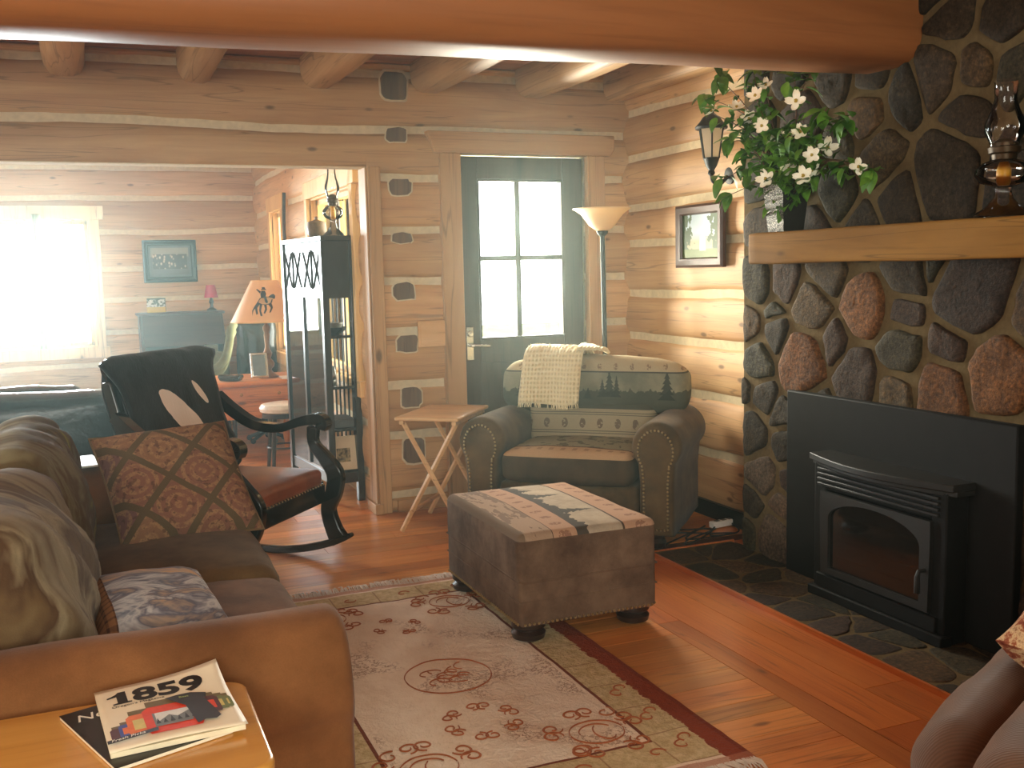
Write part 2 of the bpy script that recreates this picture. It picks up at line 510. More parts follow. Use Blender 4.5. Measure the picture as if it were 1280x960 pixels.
# ceiling
mb = MB(); y = YR
mb.box(XL - .15, YR - .15, ZC + .03, XR + .15, YF + .15, ZC + .12, 0, None, (1, 1, 1, 1))
while y < YF:
    w = .135; t = r.uniform(.8, 1.15)
    mb.box(XL - .1, y + .002, ZC, XR + .1, y + w - .002, ZC + .04, 0, None, (t, t, t, 1)); y += w
struct(mb.build('ceiling', m_ceil, smooth=0))
# hewn joists
for i, (x, w) in enumerate([(-.02, .20), (.605, .19), (1.27, .205), (1.90, .22), (2.545, .225), (3.10, .17), (-.68, .2), (-1.4, .2), (-2.1, .2)]):
    mb = MB(); t = random.Random(i).uniform(.85, 1.1)
    prof = [(-.5, 1), (-.5, .55), (-.46, .3), (-.34, .08), (-.2, 0), (.2, 0), (.34, .08), (.46, .3), (.5, .55), (.5, 1)]
    vs = []; fs = []; n = len(prof); ny = 34
    for j in range(ny + 1):
        yy = 2.9 + (YB - .028 - 2.9) * j / ny
        for (a, b) in prof:
            vs.append((x + a * w * (1 + .04 * n3(yy * 1.5, i, a)) + .012 * n3(yy * .8, i * 3, 0), yy, 2.415 + .012 * n3(yy * 1.1, i * 2, 5) + b * (ZC + .005 - 2.415)))
    for j in range(ny):
        for k in range(n - 1):
            fs.append((j * n + k, j * n + k + 1, (j + 1) * n + k + 1, (j + 1) * n + k))
    fs.append(tuple(range(n))); fs.append(tuple(range(ny * n, ny * n + n))[::-1])
    mb.add(vs, fs, 0, None, (t, t, t, 1))
    o = mb.build('ceiling_joist', m_joist, smooth=35)
    nm = ['over the far left of the wide opening', 'second from the left over the wide opening', 'above the glass-sided shelf cabinet end of the opening', 'above the wall strip left of the door', 'above the middle of the door', 'against the right-hand log wall', 'further left of the wide opening, mostly out of view', 'left of it out of view', 'nearest the left wall'][i]
    struct(o, 'hewn log ceiling joist ' + nm, 'joist')
# big log beam in front
mb = MB(); vs = []; fs = []; nx = 90; prof = []
for k in range(28):
    a = 2 * PI * k / 28; c, s_ = math.cos(a), math.sin(a)
    prof.append((.19 * math.copysign(abs(c) ** .55, c), .215 * math.copysign(abs(s_) ** .55, s_)))
for j in range(nx + 1):
    xx = XL + (2.93 - XL) * j / nx
    k_ = 1
    for (a, b) in prof:
        vs.append((xx, 3.205 + a * (1 + .03 * n3(xx * .9, a * 3, 1)) + .01 * n3(xx * 1.4, 2, b), 2.295 + .018 * xx + b * (1 + .02 * n3(xx, 7, b)) + .011 * n3(xx * 1.3, 9, 0)))
n = 28
for j in range(nx):
    for k in range(n): fs.append((j * n + k, j * n + (k + 1) % n, (j + 1) * n + (k + 1) % n, (j + 1) * n + k))
fs.append(tuple(range(n))); fs.append(tuple(range(nx * n, nx * n + n))[::-1])
mb.add(vs, fs)
struct(mb.build('ceiling_beam', m_beam, smooth=50), 'massive orange log beam crossing overhead and dying into the stone chimney', 'beam')

# ---- stonework by a weighted cell diagram
def cells(seeds, rect, gap, it=2):
    out = []
    for i, (a, b, r_, c) in enumerate(seeds):
        P = [(rect[0], rect[1]), (rect[2], rect[1]), (rect[2], rect[3]), (rect[0], rect[3])]
        for j, (a2, b2, r2, c2) in enumerate(seeds):
            if i == j or not P: continue
            dx, dy = a2 - a, b2 - b
            if dx * dx + dy * dy > 1.2: continue
            k = (a2 * a2 + b2 * b2 - r2 * r2 - a * a - b * b + r_ * r_) / 2
            Q = []
            for q in range(len(P)):
                p, s_ = P[q], P[(q + 1) % len(P)]
                fp = p[0] * dx + p[1] * dy - k; fs_ = s_[0] * dx + s_[1] * dy - k
                if fp <= 0: Q.append(p)
                if fp * fs_ < 0:
                    t = fp / (fp - fs_); Q.append((p[0] + (s_[0] - p[0]) * t, p[1] + (s_[1] - p[1]) * t))
            P = Q
        if len(P) < 3: continue
        cx = sum(p[0] for p in P) / len(P); cy = sum(p[1] for p in P) / len(P)
        lim = 2.3 * r_ + .05
        P2 = []
        for p in P:                                            # pull the outline in by the joint, never beyond the stone's size
            d = math.hypot(p[0] - cx, p[1] - cy) or 1e-6
            k = max(.3, min(1 - gap / d * 1.15, lim / d))
            P2.append((cx + (p[0] - cx) * k, cy + (p[1] - cy) * k))
        P = P2
        for kk in ((.86, .26) if it == 2 else (.84, .3)):
            if kk < .5: kk = .74
            P = [q for a_, b_ in zip(P, P[1:] + P[:1]) for q in ((a_[0] * kk + b_[0] * (1 - kk), a_[1] * kk + b_[1] * (1 - kk)), (a_[0] * (1 - kk) + b_[0] * kk, a_[1] * (1 - kk) + b_[1] * kk))]
        Q = []
        for a_, b_ in zip(P, P[1:] + P[:1]):                   # split long sides so the edge can wander
            d = math.hypot(b_[0] - a_[0], b_[1] - a_[1]); m_ = max(1, int(d / .03))
            for q in range(m_): Q.append((a_[0] + (b_[0] - a_[0]) * q / m_, a_[1] + (b_[1] - a_[1]) * q / m_))
        P = [(p[0] + .011 * n3(p[0] * 16, p[1] * 16, i), p[1] + .011 * n3(p[0] * 16, p[1] * 16, i + 50)) for p in Q]
        out.append((P, c, (cx, cy)))
    return out
SC = [srgb(55, 44, 31), srgb(78, 60, 38), srgb(104, 69, 38), srgb(60, 44, 34), srgb(57, 51, 35), srgb(88, 72, 58)]
STONES = [(2.867,2.255,0.090,0),(2.658,2.208,0.083,0),(2.936,2.065,0.114,0),(2.771,2.055,0.094,1),(3.093,2.008,0.096,0),(2.808,1.891,0.115,0),(3.299,1.960,0.115,1),(3.224,1.811,0.128,1),(3.117,1.645,0.116,0),(2.888,1.726,0.166,0),(3.280,2.124,0.083,0),(3.502,2.156,0.110,0),(3.706,2.017,0.141,3),(3.484,1.692,0.140,4),(4.054,2.265,0.107,0),(4.023,2.025,0.136,0),(3.991,1.786,0.136,4),(2.602,2.019,0.070,4),(2.580,1.688,0.118,0),(3.703,1.760,0.133,0),(3.448,1.884,0.105,4),(3.620,1.573,0.130,3),(3.322,1.536,0.102,0),(3.959,1.602,0.116,0),(3.810,1.316,0.103,3),(4.006,1.304,0.099,4),(3.637,1.212,0.124,1),(3.292,1.210,0.118,2),(3.539,1.360,0.102,1),(3.072,1.348,0.094,0),(3.084,1.197,0.073,3),(2.756,1.281,0.167,3),(2.904,1.376,0.054,4),(2.838,1.085,0.080,3),(3.102,1.056,0.103,4),(3.473,1.057,0.071,3),(3.693,0.966,0.154,2),(3.334,0.939,0.113,3),(4.005,0.943,0.105,4),(3.866,1.078,0.096,0),(4.081,1.118,0.082,1),(3.890,1.180,0.062,4),(3.128,0.903,0.067,1),(2.871,0.919,0.116,2),(2.614,0.995,0.154,2),(3.966,0.772,0.095,0),(4.113,0.788,0.052,0),(4.047,0.601,0.113,0),(3.851,0.703,0.067,0),(3.826,0.576,0.077,0),(3.970,0.404,0.101,5),(3.778,0.398,0.057,3),(4.046,0.241,0.073,0),(3.835,0.285,0.073,5),(3.888,0.120,0.119,5),(2.491,1.194,0.087,1),(4.078,0.123,0.053,4)]
for a in [(2.36,.9,.14,1),(2.3,.6,.13,0),(2.36,.3,.14,3),(2.25,.1,.1,0),(2.3,1.2,.13,0),(2.32,1.5,.13,4),(2.4,1.85,.14,0),(2.36,2.15,.13,1),(2.4,2.43,.13,0),(2.67,2.45,.13,3),(2.95,2.44,.13,0),(3.25,2.42,.13,4),(3.55,2.42,.14,0),(3.83,2.4,.13,1),(4.06,2.45,.1,0),(3.78,2.22,.11,0),(3.2,2.28,.08,0),(2.6,.4,.16,0),(2.6,.7,.13,1),(2.9,.55,.17,0),(3.25,.6,.17,3),(3.6,.5,.13,0),(3.3,.25,.17,1),(2.9,.2,.17,0),(3.6,.18,.12,3),(3.6,.8,.06,0)]: STONES.append(a)
def stones(mb, seeds, rect, gap, to3, h, seed=0, it=2):
    for i, (P, c, ctr) in enumerate(cells(seeds, rect, gap, it)):
        r = random.Random(seed + i); t = r.uniform(.72, 1.2); w = r.uniform(-.08, .08)
        base = SC[c]; col = (base[0] * t * (1 + w), base[1] * t, base[2] * t * (1 - w), 1)
        n = len(P); hh = h * r.uniform(.6, 1.1); vs = []; fs = []
        rings = [(1, -.02), (1, .35), (.97, .75), (.88, .95), (.6, 1), (.3, 1.0)]
        for (k, d) in rings:
            for p in P:
                q = (ctr[0] + (p[0] - ctr[0]) * k, ctr[1] + (p[1] - ctr[1]) * k)
                vs.append(to3(q[0], q[1], hh * d + (.006 * n3(q[0] * 14, q[1] * 14, i) + .004 * n3(q[0] * 40, q[1] * 40, i) if d > 0 else 0)))
        for a in range(len(rings) - 1):
            for k in range(n): fs.append((a * n + k, a * n + (k + 1) % n, (a + 1) * n + (k + 1) % n, (a + 1) * n + k))
        fs.append(tuple((len(rings) - 1) * n + k for k in range(n)))
        mb.add(vs, fs, 1, None, col)
mb = MB()
mb.box(2.922, 2.13, 0, XR, 4.13, ZC, 0, None, (1, 1, 1, 1))
stones(mb, STONES, (2.13, 0.0, 4.135, ZC), .019, lambda y, z, d: (2.922 - d, y, z), .022)
# stones turning the two corners of the chimney
for side, yy in ((1, 4.13), (-1, 2.13)):
    sd = []; r = random.Random(17 + side); z = .12
    while z < 2.5:
        sd.append((r.uniform(2.98, 3.03), z, r.uniform(.09, .13), r.randrange(6))); sd.append((r.uniform(3.12, 3.18), z + r.uniform(-.06, .06), .08, r.randrange(6))); z += r.uniform(.2, .28)
    stones(mb, sd, (2.93, 0, XR, ZC), .012, (lambda s_, y0: (lambda a, b, d: (a, y0 + s_ * d, b)))(side, yy), .02, 40)
o = mb.build('stone_chimney', [m_mortar, m_stone], smooth=50)
struct(o, 'field-stone chimney breast with wide tan mortar joints', 'chimney')
mb = MB(); r = random.Random(2); sd = []
for i in range(3):
    for j in range(11):
        sd.append((2.53 + .17 * i + r.uniform(-.06, .06), 1.95 + .215 * j + r.uniform(-.08, .08), r.uniform(.06, .14), r.choice([0, 0, 3, 4, 1])))
mb.box(2.474, 1.85, .001, 2.93, 4.25, .014, 0, None, (1, 1, 1, 1))
stones(mb, sd, (2.476, 1.86, 2.95, 4.245), .007, lambda a, b, d: (a, b, .012 + d * .3), .02, 90, 1)
mb.box(2.462, 1.85, 0, 2.474, 4.25, .02, 2, None, (1, 1, 1, 1)); mb.box(2.462, 4.25, 0, 2.95, 4.262, .02, 2, None, (1, 1, 1, 1))
o = mb.build('hearth', [m_mortar, m_stone, m_floorY], smooth=50)
struct(o, 'flat flagstone hearth set flush in the floor before the fireplace', 'hearth')

# casing, post, header
mb = MB(); mb.box(OPX, YB - .045, 0, OPX + .075, YB + .01, 2.0); mb.box(OPX - .012, YB - .03, 0, OPX, YB + .125, 1.995); mb.box(OPX - .03, YB - .06, 0, OPX + .02, YB + .13, .06)
struct(mb.build('trim_2', m_trimwood, bevel=.004), 'reddish pine post board edging the right side of the wide opening', 'post')
mb = MB()
mb.box(1.94, YB - .055, 0, 2.066, YB + .0, 2.082); mb.box(2.89, YB - .055, 0, 3.008, YB + .0, 2.082)
struct(mb.build('trim_3', m_trimwood, bevel=.004), 'reddish pine side casings of the door', 'casing')
mb = MB(); mb.prism([(1.905, 2.082), (3.045, 2.082), (3.075, 2.12), (3.075, 2.205), (1.863, 2.205)], 0, .06, 0, frame((0, YB, 0), Vector((1, 0, 0)), Vector((0, 0, 1)), Vector((0, -1, 0))))
struct(mb.build('trim_4', m_trimx, bevel=.005), 'reddish pine header board with flared ends above the door', 'header')
mb = MB(); mb.box(1.62, YB - .045, 0, 1.94, YB - .02, .07); mb.box(3.008, YB - .045, 0, 3.16, YB - .02, .07); struct(mb.build('baseboard_back', m_trimx, bevel=.004))
mb = MB(); mb.box(XR - .05, 4.27, 0, XR - .02, YB - .05, .09); struct(mb.build('baseboard_right', m_floorY, bevel=.004))

# door with four-light window
m_door = wood('door_dark_oak', srgb(54, 40, 30), srgb(84, 64, 48), 'Z', .5, False, False, 1)
m_pane = glass('window_pane')
m_steel = plain('brushed_steel', srgb(200, 198, 190), .25, .5, .9)
dr = thing('door_1', 'dark wooden door with four bright window panes in the log back wall', 'door', (2.478, YB + .02, 0), 0, None, 'structure')
mb = MB(); x0, x1 = 2.072 - 2.478, 2.886 - 2.478; gx0, gx1, gz0, gz1 = 2.19 - 2.478, 2.752 - 2.478, .985, 1.94
mb.box(x0, 0, 0.01, gx0, .05, 2.075); mb.box(gx1, 0, 0.01, x1, .05, 2.075); mb.box(gx0, 0, gz1, gx1, .05, 2.075); mb.box(gx0, 0, .01, gx1, .05, .16); mb.box(gx0, 0, gz0 - .14, gx1, .05, gz0)
mb.box(gx0, .012, .16, gx1, .038, gz0 - .14); mb.box(-.05, 0, .16, .05, .05, gz0 - .14)
mb.build('door_leaf', m_door, dr, bevel=.004)
mb = MB(); xm = 2.45 - 2.478
mb.box(xm - .016, .005, gz0, xm + .016, .045, gz1); mb.box(gx0, .005, 1.458, gx1, .045, 1.486)
for a in ((gx0, gz0, gx0 + .012, gz1), (gx1 - .012, gz0, gx1, gz1), (gx0, gz0, gx1, gz0 + .012), (gx0, gz1 - .012, gx1, gz1)): mb.box(a[0], -.004, a[1], a[2], .054, a[3])
mb.build('glazing_bars', m_door, dr, bevel=.003)
mb = MB(); mb.box(gx0, .024, gz0, gx1, .027, gz1); mb.build('pane', m_pane, dr, smooth=0)
mb = MB(); M = T(2.118 - 2.478, 0, .955)
mb.box(-.022, -.008, -.09, .022, 0, .11, 0, M); mb.tube([(0, -.005, 0), (0, -.05, 0), (.02, -.058, 0), (.11, -.055, -.005)], [.011, .011, .01, .008], 10, 0, M); mb.lathe([(.02, 0), (.02, .012), (.012, .014)], 14, 0, M @ T(0, -.008, .07) @ RX(PI / 2))
h = mb.build('door_handle', m_steel, dr, bevel=.002); h['label'] = 'bright steel lever handle'
# windows of the far room
m_winwood = wood('window_frame_pine', srgb(214, 164, 96), srgb(236, 196, 132), 'Z', .45, False, False, .8)
m_wincream = wood('window_casing_cream', srgb(222, 196, 150), srgb(238, 216, 176), 'Z', .5, False, True, .7)
def window(name, a, b, z0, z1, mk, nm, label, casing, mul=1, sash=m_winwood, fr=.045):
    w = thing(name, label, 'window', (0, 0, 0), 0, None, 'structure')
    mb = MB()
    for (p, q, c, d) in ((a, a + fr, z0, z1), (b - fr, b, z0, z1), (a, b, z0, z0 + fr), (a, b, z1 - fr, z1)): mk(mb, p, c, q, d, -.10, -.02)
    for k in range(mul): c = a + (b - a) * (k + 1) / (mul + 1); mk(mb, c - .02, z0, c + .02, z1, -.09, -.04)
    mb.build('window_frame', sash, w, bevel=.003)
    mb = MB(); cw = .085
    for (p, q, c, d) in ((a - cw, a, z0 - .02, z1), (b, b + cw, z0 - .02, z1), (a - cw - .04, b + cw + .04, z1, z1 + .12), (a - cw - .03, b + cw + .03, z0 - .1, z0)): mk(mb, p, c, q, d, 0, .05)
    for (p, q, c, d) in ((a - .002, a + .012, z0, z1), (b - .012, b + .002, z0, z1), (a, b, z1 - .012, z1 + .002), (a, b, z0 - .002, z0 + .012)): mk(mb, p, c, q, d, -.12, .02)
    mb.build('window_casing', casing, w, bevel=.004)
    mb = MB(); mk(mb, a + fr * .5, z0 + fr * .5, b - fr * .5, z1 - fr * .5, -.066, -.062); mb.build('pane', m_pane, w, smooth=0)
    return w
mkY = lambda mb, p, c, q, d, e, f: mb.box(p, YF - f, c, q, YF - e, d)
mkX = lambda mb, p, c, q, d, e, f: mb.box(XFR - f, p, c, XFR - e, q, d)
window('window_1', *WFAR, mkY, None, 'wide glaring window in the back wall of the far room', m_wincream, 2, m_wincream)
window('window_2', *W1, mkX, None, 'narrow yellow-framed window nearest the far corner', m_winwood, 0)
window('window_3', *W2, mkX, None, 'wide yellow-framed window behind the shelf cabinet', m_winwood, 1)

window('fill_window_4', *WL1, lambda mb, p, c, q, d, e, f: mb.box(XL + e, p, c, XL + f, q, d), None, 'unseen window added in the left wall beside the sofa for fill light', m_wincream, 1)  # added window, out of sight; frames the left fill light
window('fill_window_5', *WL2, lambda mb, p, c, q, d, e, f: mb.box(XL + e, p, c, XL + f, q, d), None, 'unseen window added in the left wall of the far room for fill light', m_wincream, 1)  # also unseen, added around the far room's fill light
window('fill_window_6', *WR1, lambda mb, p, c, q, d, e, f: mb.box(p, YR + e, c, q, YR + f, d), None, 'unseen window added in the rear wall behind the viewer for fill light', m_wincream, 2)  # added behind the camera to house the rear fill light
# ground outside, seen bright through the panes
mb = MB(); mb.box(-14, YF + .2, -.5, 14, 30, -.3); mb.box(XFR + .6, YB + .3, -.5, 14, YF + .2, -.3)
struct(mb.build('ground_outside', plain('sunlit_grass', srgb(150, 170, 90), .9)), 'sunlit ground outside the windows', 'ground')
# ================================================================ SEATING
m_sofa = fabric('sofa_suede', srgb(108, 70, 40), srgb(140, 94, 56), 5)
m_sofa2 = fabric('sofa_suede_worn', srgb(84, 64, 40), srgb(116, 90, 58), 6)
m_cord = fabric('sofa_cushion_corduroy', srgb(94, 62, 42), srgb(128, 90, 62), 8)
def streaky(name, cs):
    M = Mat(name, .95, .15); M.b.inputs['Sheen Weight'].default_value = .06
    w = M.noise(1, 3, .55, (2.2, 7, 2.6), dist=1.1); f = M.noise(220, 2)
    c = M.ramp(w, [(.28, cs[0]), (.42, cs[1]), (.52, cs[2]), (.62, cs[0]), (.72, cs[3])])
    M.color(M.mix(f * .3, c, (.06, .045, .03, 1))); M.bump(w * .5 + f * .5, .3, .006); return M.m
m_backcush = streaky('khaki_streaked_cushion', [srgb(98, 76, 50), srgb(142, 126, 98), srgb(78, 56, 38), srgb(114, 94, 64)])
m_backcush2 = streaky('olive_streaked_cushion', [srgb(100, 88, 58), srgb(132, 120, 88), srgb(96, 76, 48), srgb(136, 124, 58)])

def roll_prof(r, w, h, zb, n=22):
    """closed outline (y,z) of a rolled arm: roll on a narrower stem"""
    P = []
    for k in range(n + 1):
        a = R(-40) + R(260) * k / n
        P.append((r * math.cos(a), h - r + r * math.sin(a)))
    zl = h - r - r * .78
    for q in range(1, 5): P.append((-w / 2, zl + (zb - zl) * q / 4))
    for q in range(4): P.append((w / 2, zb + (zl - zb) * q / 4))
    return P
def roll_arm(mb, L, r, w, h, zb=.06, M=None, m=0, seed=0, rf=.035, wr=.004):
    P = roll_prof(r, w, h, zb); n = len(P)
    cy, cz = 0, (h + zb) / 2
    st = [(0, .9), (.02, 1)] + [(L * k / 12, 1) for k in range(1, 12)]
    st += [(L - rf + rf * math.sin(a), 1 - (1 - math.cos(a)) * .16) for a in [PI / 2 * k / 5 for k in range(6)]]
    vs = []; fs = []
    for (x, k) in st:
        for (y, z) in P:
            ky = k; q = Vector((x, y * ky, cz + (z - cz) * (1 - (1 - k) * .55)))
            q += noise.noise_vector(Vector((x * 5 + seed, y * 7, z * 7))) * wr
            vs.append(q)
    S = len(st)
    for i in range(S - 1):
        for k in range(n): fs.append((i * n + k, i * n + (k + 1) % n, (i + 1) * n + (k + 1) % n, (i + 1) * n + k))
    fs.append(tuple(range(n))[::-1])
    b = (S - 1) * n                                             # front face, slightly padded
    for k_, d in ((.82, .006), (.5, .01)):
        for (y, z) in P: vs.append(Vector((L + d, y * k_ * .84, cz + (z - cz) * (.91 * k_ + (1 - k_) * 0))))
    for a in (0, 1):
        for k in range(n): fs.append((b + a * n + k, b + a * n + (k + 1) % n, b + (a + 1) * n + (k + 1) % n, b + (a + 1) * n + k))
    fs.append(tuple(b + 2 * n + k for k in range(n)))
    mb.add(vs, fs, m, M)
    return P

sf = thing('sofa', 'brown suede sofa with rolled arms and khaki back cushions beside the rug', 'sofa', (-.05, 3.25, 0))
mb = MB(); mb.rbox((-.02, 3.25, .19), (.96, 2.1, .24), .03, 8, 2, wr=.004); mb.build('base', m_sofa, sf, True, 180)
mb = MB(); mb.rbox((-.46, 3.25, .48), (.24, 2.3, .74), .1, 8, 4, wr=.008, wf=4); mb.build('back_frame', m_sofa, sf, True, 180)
mb = MB(); roll_arm(mb, 1.02, .145, .23, .665, .07, T(-.54, 2.215, 0), 0, 2); mb.build('arm', m_sofa, sf, True, 180)
mb = MB(); roll_arm(mb, 1.02, .145, .23, .675, .07, T(-.54, 4.30, 0), 0, 5); mb.build('arm', m_sofa, sf, True, 180)
mb = MB(); mb.rbox((.19, 2.79, .385), (.66, .85, .17), .06, 8, 4, (.01, 0, .025), .008, 7, 3); mb.build('seat_cushion', m_cord, sf, True, 180)
mb = MB(); mb.rbox((.19, 3.68, .39), (.66, .91, .18), .06, 8, 4, (.01, 0, .03), .006, 6, 5)
s = mb.build('seat_cushion', m_sofa2, sf, True, 180)
for (y, w, hz, mt, sd, tz) in ((2.76, .86, .50, m_backcush, 4, .64), (3.66, .9, .51, m_backcush2, 9, .655)):
    mb = MB()
    def shp(p, u, sd=sd):
        return p + Vector((.032 * n3(p.y * 2.2, p.z * 7 + p.y * 8, sd) * max(0, u[0] + .3), 0, .02 * n3(p.y * 4, 1, sd) * max(0, u[2])))
    mb.rbox((0, 0, 0), (.2, w, hz), .085, 16, 5, (.075, .0, .02), .005, 7, sd, 0, T(-.20, y, tz) @ RY(R(-13)), shp); mb.build('back_cushion', mt, sf, True, 180)
for x in (-.42, .36):
    for y in (2.25, 4.25):
        mb = MB(); mb.lathe([(.025, 0), (.035, .03), (.04, .08)], 12, 0, T(x, y, 0)); mb.build('foot', m_darkwood, sf, True)

def pillow_mesh(mb, w, h, t, n=18, M=None, m=0, seed=0, wr=.006, pin=.05):
    for sg in (1, -1):
        def f(a, b):
            u, v = 2 * a - 1, 2 * b - 1
            x = w / 2 * u * (1 - pin * (1 - v * v)); y = h / 2 * v * (1 - pin * (1 - u * u))
            e = max(0, (1 - u ** 4)) * max(0, (1 - v ** 4))
            z = sg * t / 2 * e ** .55 + wr * e * (n3(x * 9, y * 9, seed) + .6 * n3(x * 19, y * 19, seed + sg))
            return (x, y, z)
        k = len(mb.F); mb.grid(f, n, n, m, M)
        if sg < 0:
            for i in range(k, len(mb.F)): mb.F[i] = mb.F[i][::-1]
def diamond_mat():
    M = Mat('diamond_tapestry', .95, .15)
    a = (M.x + M.y) * 4.3 + .35; b = (M.x - M.y) * 4.3 + .2
    fa, fb = a.frac(), b.frac()
    grid = (fa.lt(.14) + fb.lt(.14)).mn(1)
    cell = ((a.floor() * 12.9898 + b.floor() * 78.233).sin() * 43758.5).frac()
    da = (fa - .57).abs(); db = (fb - .57).abs(); rr = (da * da + db * db).sqrt()
    ring = ((rr * 34).sin() * .5 + .5)
    fl = M.noise(46, 2, .6)
    base = M.ramp(cell, [(0, srgb(138, 94, 76)), (.35, srgb(124, 88, 82)), (.6, srgb(180, 146, 106)), (.8, srgb(144, 104, 78))], True)
    c = M.mix(ring.smooth(.45, .6) * .55 * fl.smooth(.35, .55), base, srgb(182, 140, 96))
    c = M.mix(fl.smooth(.56, .62) * .7, c, srgb(92, 64, 56))
    c = M.mix(grid, c, srgb(98, 82, 60))
    c = M.mix(M.noise(300, 2) * .45, c, (.05, .035, .025, 1))
    M.color(c).bump(fl, .3, .004); return M.m
o = thing('throw_pillow', 'square pillow with a red and tan diamond tapestry pattern propped on the sofa', 'pillow', (.265, 3.85, .655), 0)
MP = RZ(R(12)) @ RX(R(48)) @ RZ(R(2))
m_diam = diamond_mat()
mb = MB(); pillow_mesh(mb, .50, .49, .20, 20, None, 0, 3)
q = mb.build('pillow_cover', m_diam, o, smooth=180); q.matrix_local = MP
mb = MB(); pp = []
for k in range(81):
    a = k / 80 * 4; s_ = int(a) % 4; t = a - int(a); u, v = [(2 * t - 1, -1), (1, 2 * t - 1), (1 - 2 * t, 1), (-1, 1 - 2 * t)][s_]
    pp.append((.25 * u * (1 - .05 * (1 - v * v)), .245 * v * (1 - .05 * (1 - u * u)), 0))
mb.tube(pp, .0045, 6); q = mb.build('piping', fabric('tan_piping', srgb(108, 84, 60), srgb(132, 104, 76)), o); q.matrix_local = MP

def lodge_pillow_mat():
    M = Mat('lodge_print', .95, .15)
    w = M.noise(1, 4, .6, (5, 16, 8), dist=1.0)
    c = M.ramp(w, [(.3, srgb(96, 104, 120)), (.42, srgb(186, 182, 180)), (.52, srgb(104, 104, 116)), (.62, srgb(170, 150, 134)), (.7, srgb(196, 150, 108)), (.8, srgb(120, 122, 134))])
    px = (M.x * 42).frac().lt(.3); py = (M.y * 42).frac().lt(.3)
    plaid = M.mix((px + py) * .5, srgb(140, 98, 66), srgb(78, 56, 46))
    M.color(M.mix(M.x.lt(-.115), c, plaid)); M.bump(w, .4, .01); return M.m
o = thing('lodge_pillow', 'small grey and brown printed pillow with a plaid edge lying on the seat', 'pillow', (.115, 2.80, .54), R(8))
mb = MB(); pillow_mesh(mb, .33, .36, .13, 18, RX(R(8)) @ RY(R(4)), 0, 12, .012); mb.build('pillow_cover', lodge_pillow_mat(), o, smooth=180)

# ---------------- armchair
def u1(M, f, s=0): return M.noise(1, 2, .7, vec=M.vec(M.x * f + s, 0.0, s))
def tree(M, x0, z0, h, w):
    t = (M.z - z0) / h
    return ((M.x - x0).abs().lt((1 - t) * w * ((t * 6).frac() * -.5 + 1))) * t.gt(0) * t.lt(1)
def chair_back_mat():
    M = Mat('lodge_tapestry_back', .95, .15)
    sky = M.ramp(M.noise(7, 4), [(.35, srgb(112, 110, 90)), (.65, srgb(150, 142, 116))])
    gr = M.z.lt(u1(M, 26) * .10 + .685)
    c = M.mix(gr * .85, sky, srgb(58, 62, 52))
    for a in ((.10, .70, .15, .045), (.06, .70, .10, .03), (.14, .7, .12, .03), (.42, .69, .17, .05), (-.40, .7, .10, .04), (-.02, .69, .06, .03)): c = M.mix(tree(M, *a) * .9, c, srgb(44, 50, 44))
    vx = (M.x * 11).frac() - .5; vz = (M.z - .865) * 14
    dots = ((vx * vx * 3 + vz * vz).lt(.06)) * M.noise(90, 1).gt(.45)
    top = M.mix(dots * .7, srgb(186, 164, 128), srgb(110, 80, 60))
    c = M.mix(M.z.gt(.838), c, top)
    c = M.mix(M.z.band(.832, .84), c, srgb(70, 66, 54))
    c = M.mix(M.y.gt(.72), c, srgb(92, 74, 54))
    M.color(M.mix(M.noise(260, 2) * .4, c, (.06, .05, .04, 1))); M.bump(M.noise(200, 2), .3, .003); return M.m
def chair_band_mat():
    M = Mat('lodge_tapestry_band', .95, .15)
    vx = (M.x * 10).frac() - .5; vz = (M.z - .555) * 13
    dots = (vx * vx * 4 + vz * vz).lt(.12) * M.noise(80, 1).gt(.42)
    c = M.mix(dots * .8, srgb(168, 150, 118), srgb(96, 74, 58))
    for z in (.50, .512, .60, .612): c = M.mix(M.z.band(z, z + .005) * .8, c, srgb(88, 84, 70))
    c = M.mix(M.z.gt(.635), c, srgb(74, 72, 58))
    M.color(M.mix(M.noise(260, 2) * .4, c, (.06, .05, .04, 1))); return M.m
def chair_seat_mat():
    M = Mat('lodge_tapestry_seat', .95, .15)
    c = M.mix((M.noise(14, 3).gt(.56)) * .7, srgb(150, 140, 112), srgb(82, 80, 64))
    c = M.mix(M.y.lt(.13), c, srgb(190, 152, 112))
    vx = (M.x * 16).frac() - .5
    c = M.mix(M.y.band(.06, .1) * (vx * vx).lt(.04) * .5, c, srgb(120, 84, 62))
    c = M.mix(M.y.band(.125, .14), c, srgb(92, 60, 46))
    brown = M.ramp(M.noise(7, 4), [(.35, srgb(60, 46, 30)), (.65, srgb(82, 64, 43))])
    c = M.mix(M.z.lt(.452), c, brown)
    M.color(M.mix(M.noise(260, 2) * .4, c, (.06, .05, .04, 1))); return M.m
m_chair = fabric('armchair_suede', srgb(76, 59, 38), srgb(112, 87, 56), 7)
m_seat = chair_seat_mat()
OC = (2.175, 4.60, 0)
ch = thing('armchair', 'oversized brown rolled-arm chair with a tree-patterned back in the log corner', 'armchair', OC, R(-42.5))
mb = MB(); mb.rbox((0, .40, .19), (.74, .74, .24), .03, 6, 2, wr=.004); mb.rbox((0, .66, .38), (.98, .2, .6), .07, 6, 3, wr=.004); mb.build('base', m_chair, ch, smooth=180)
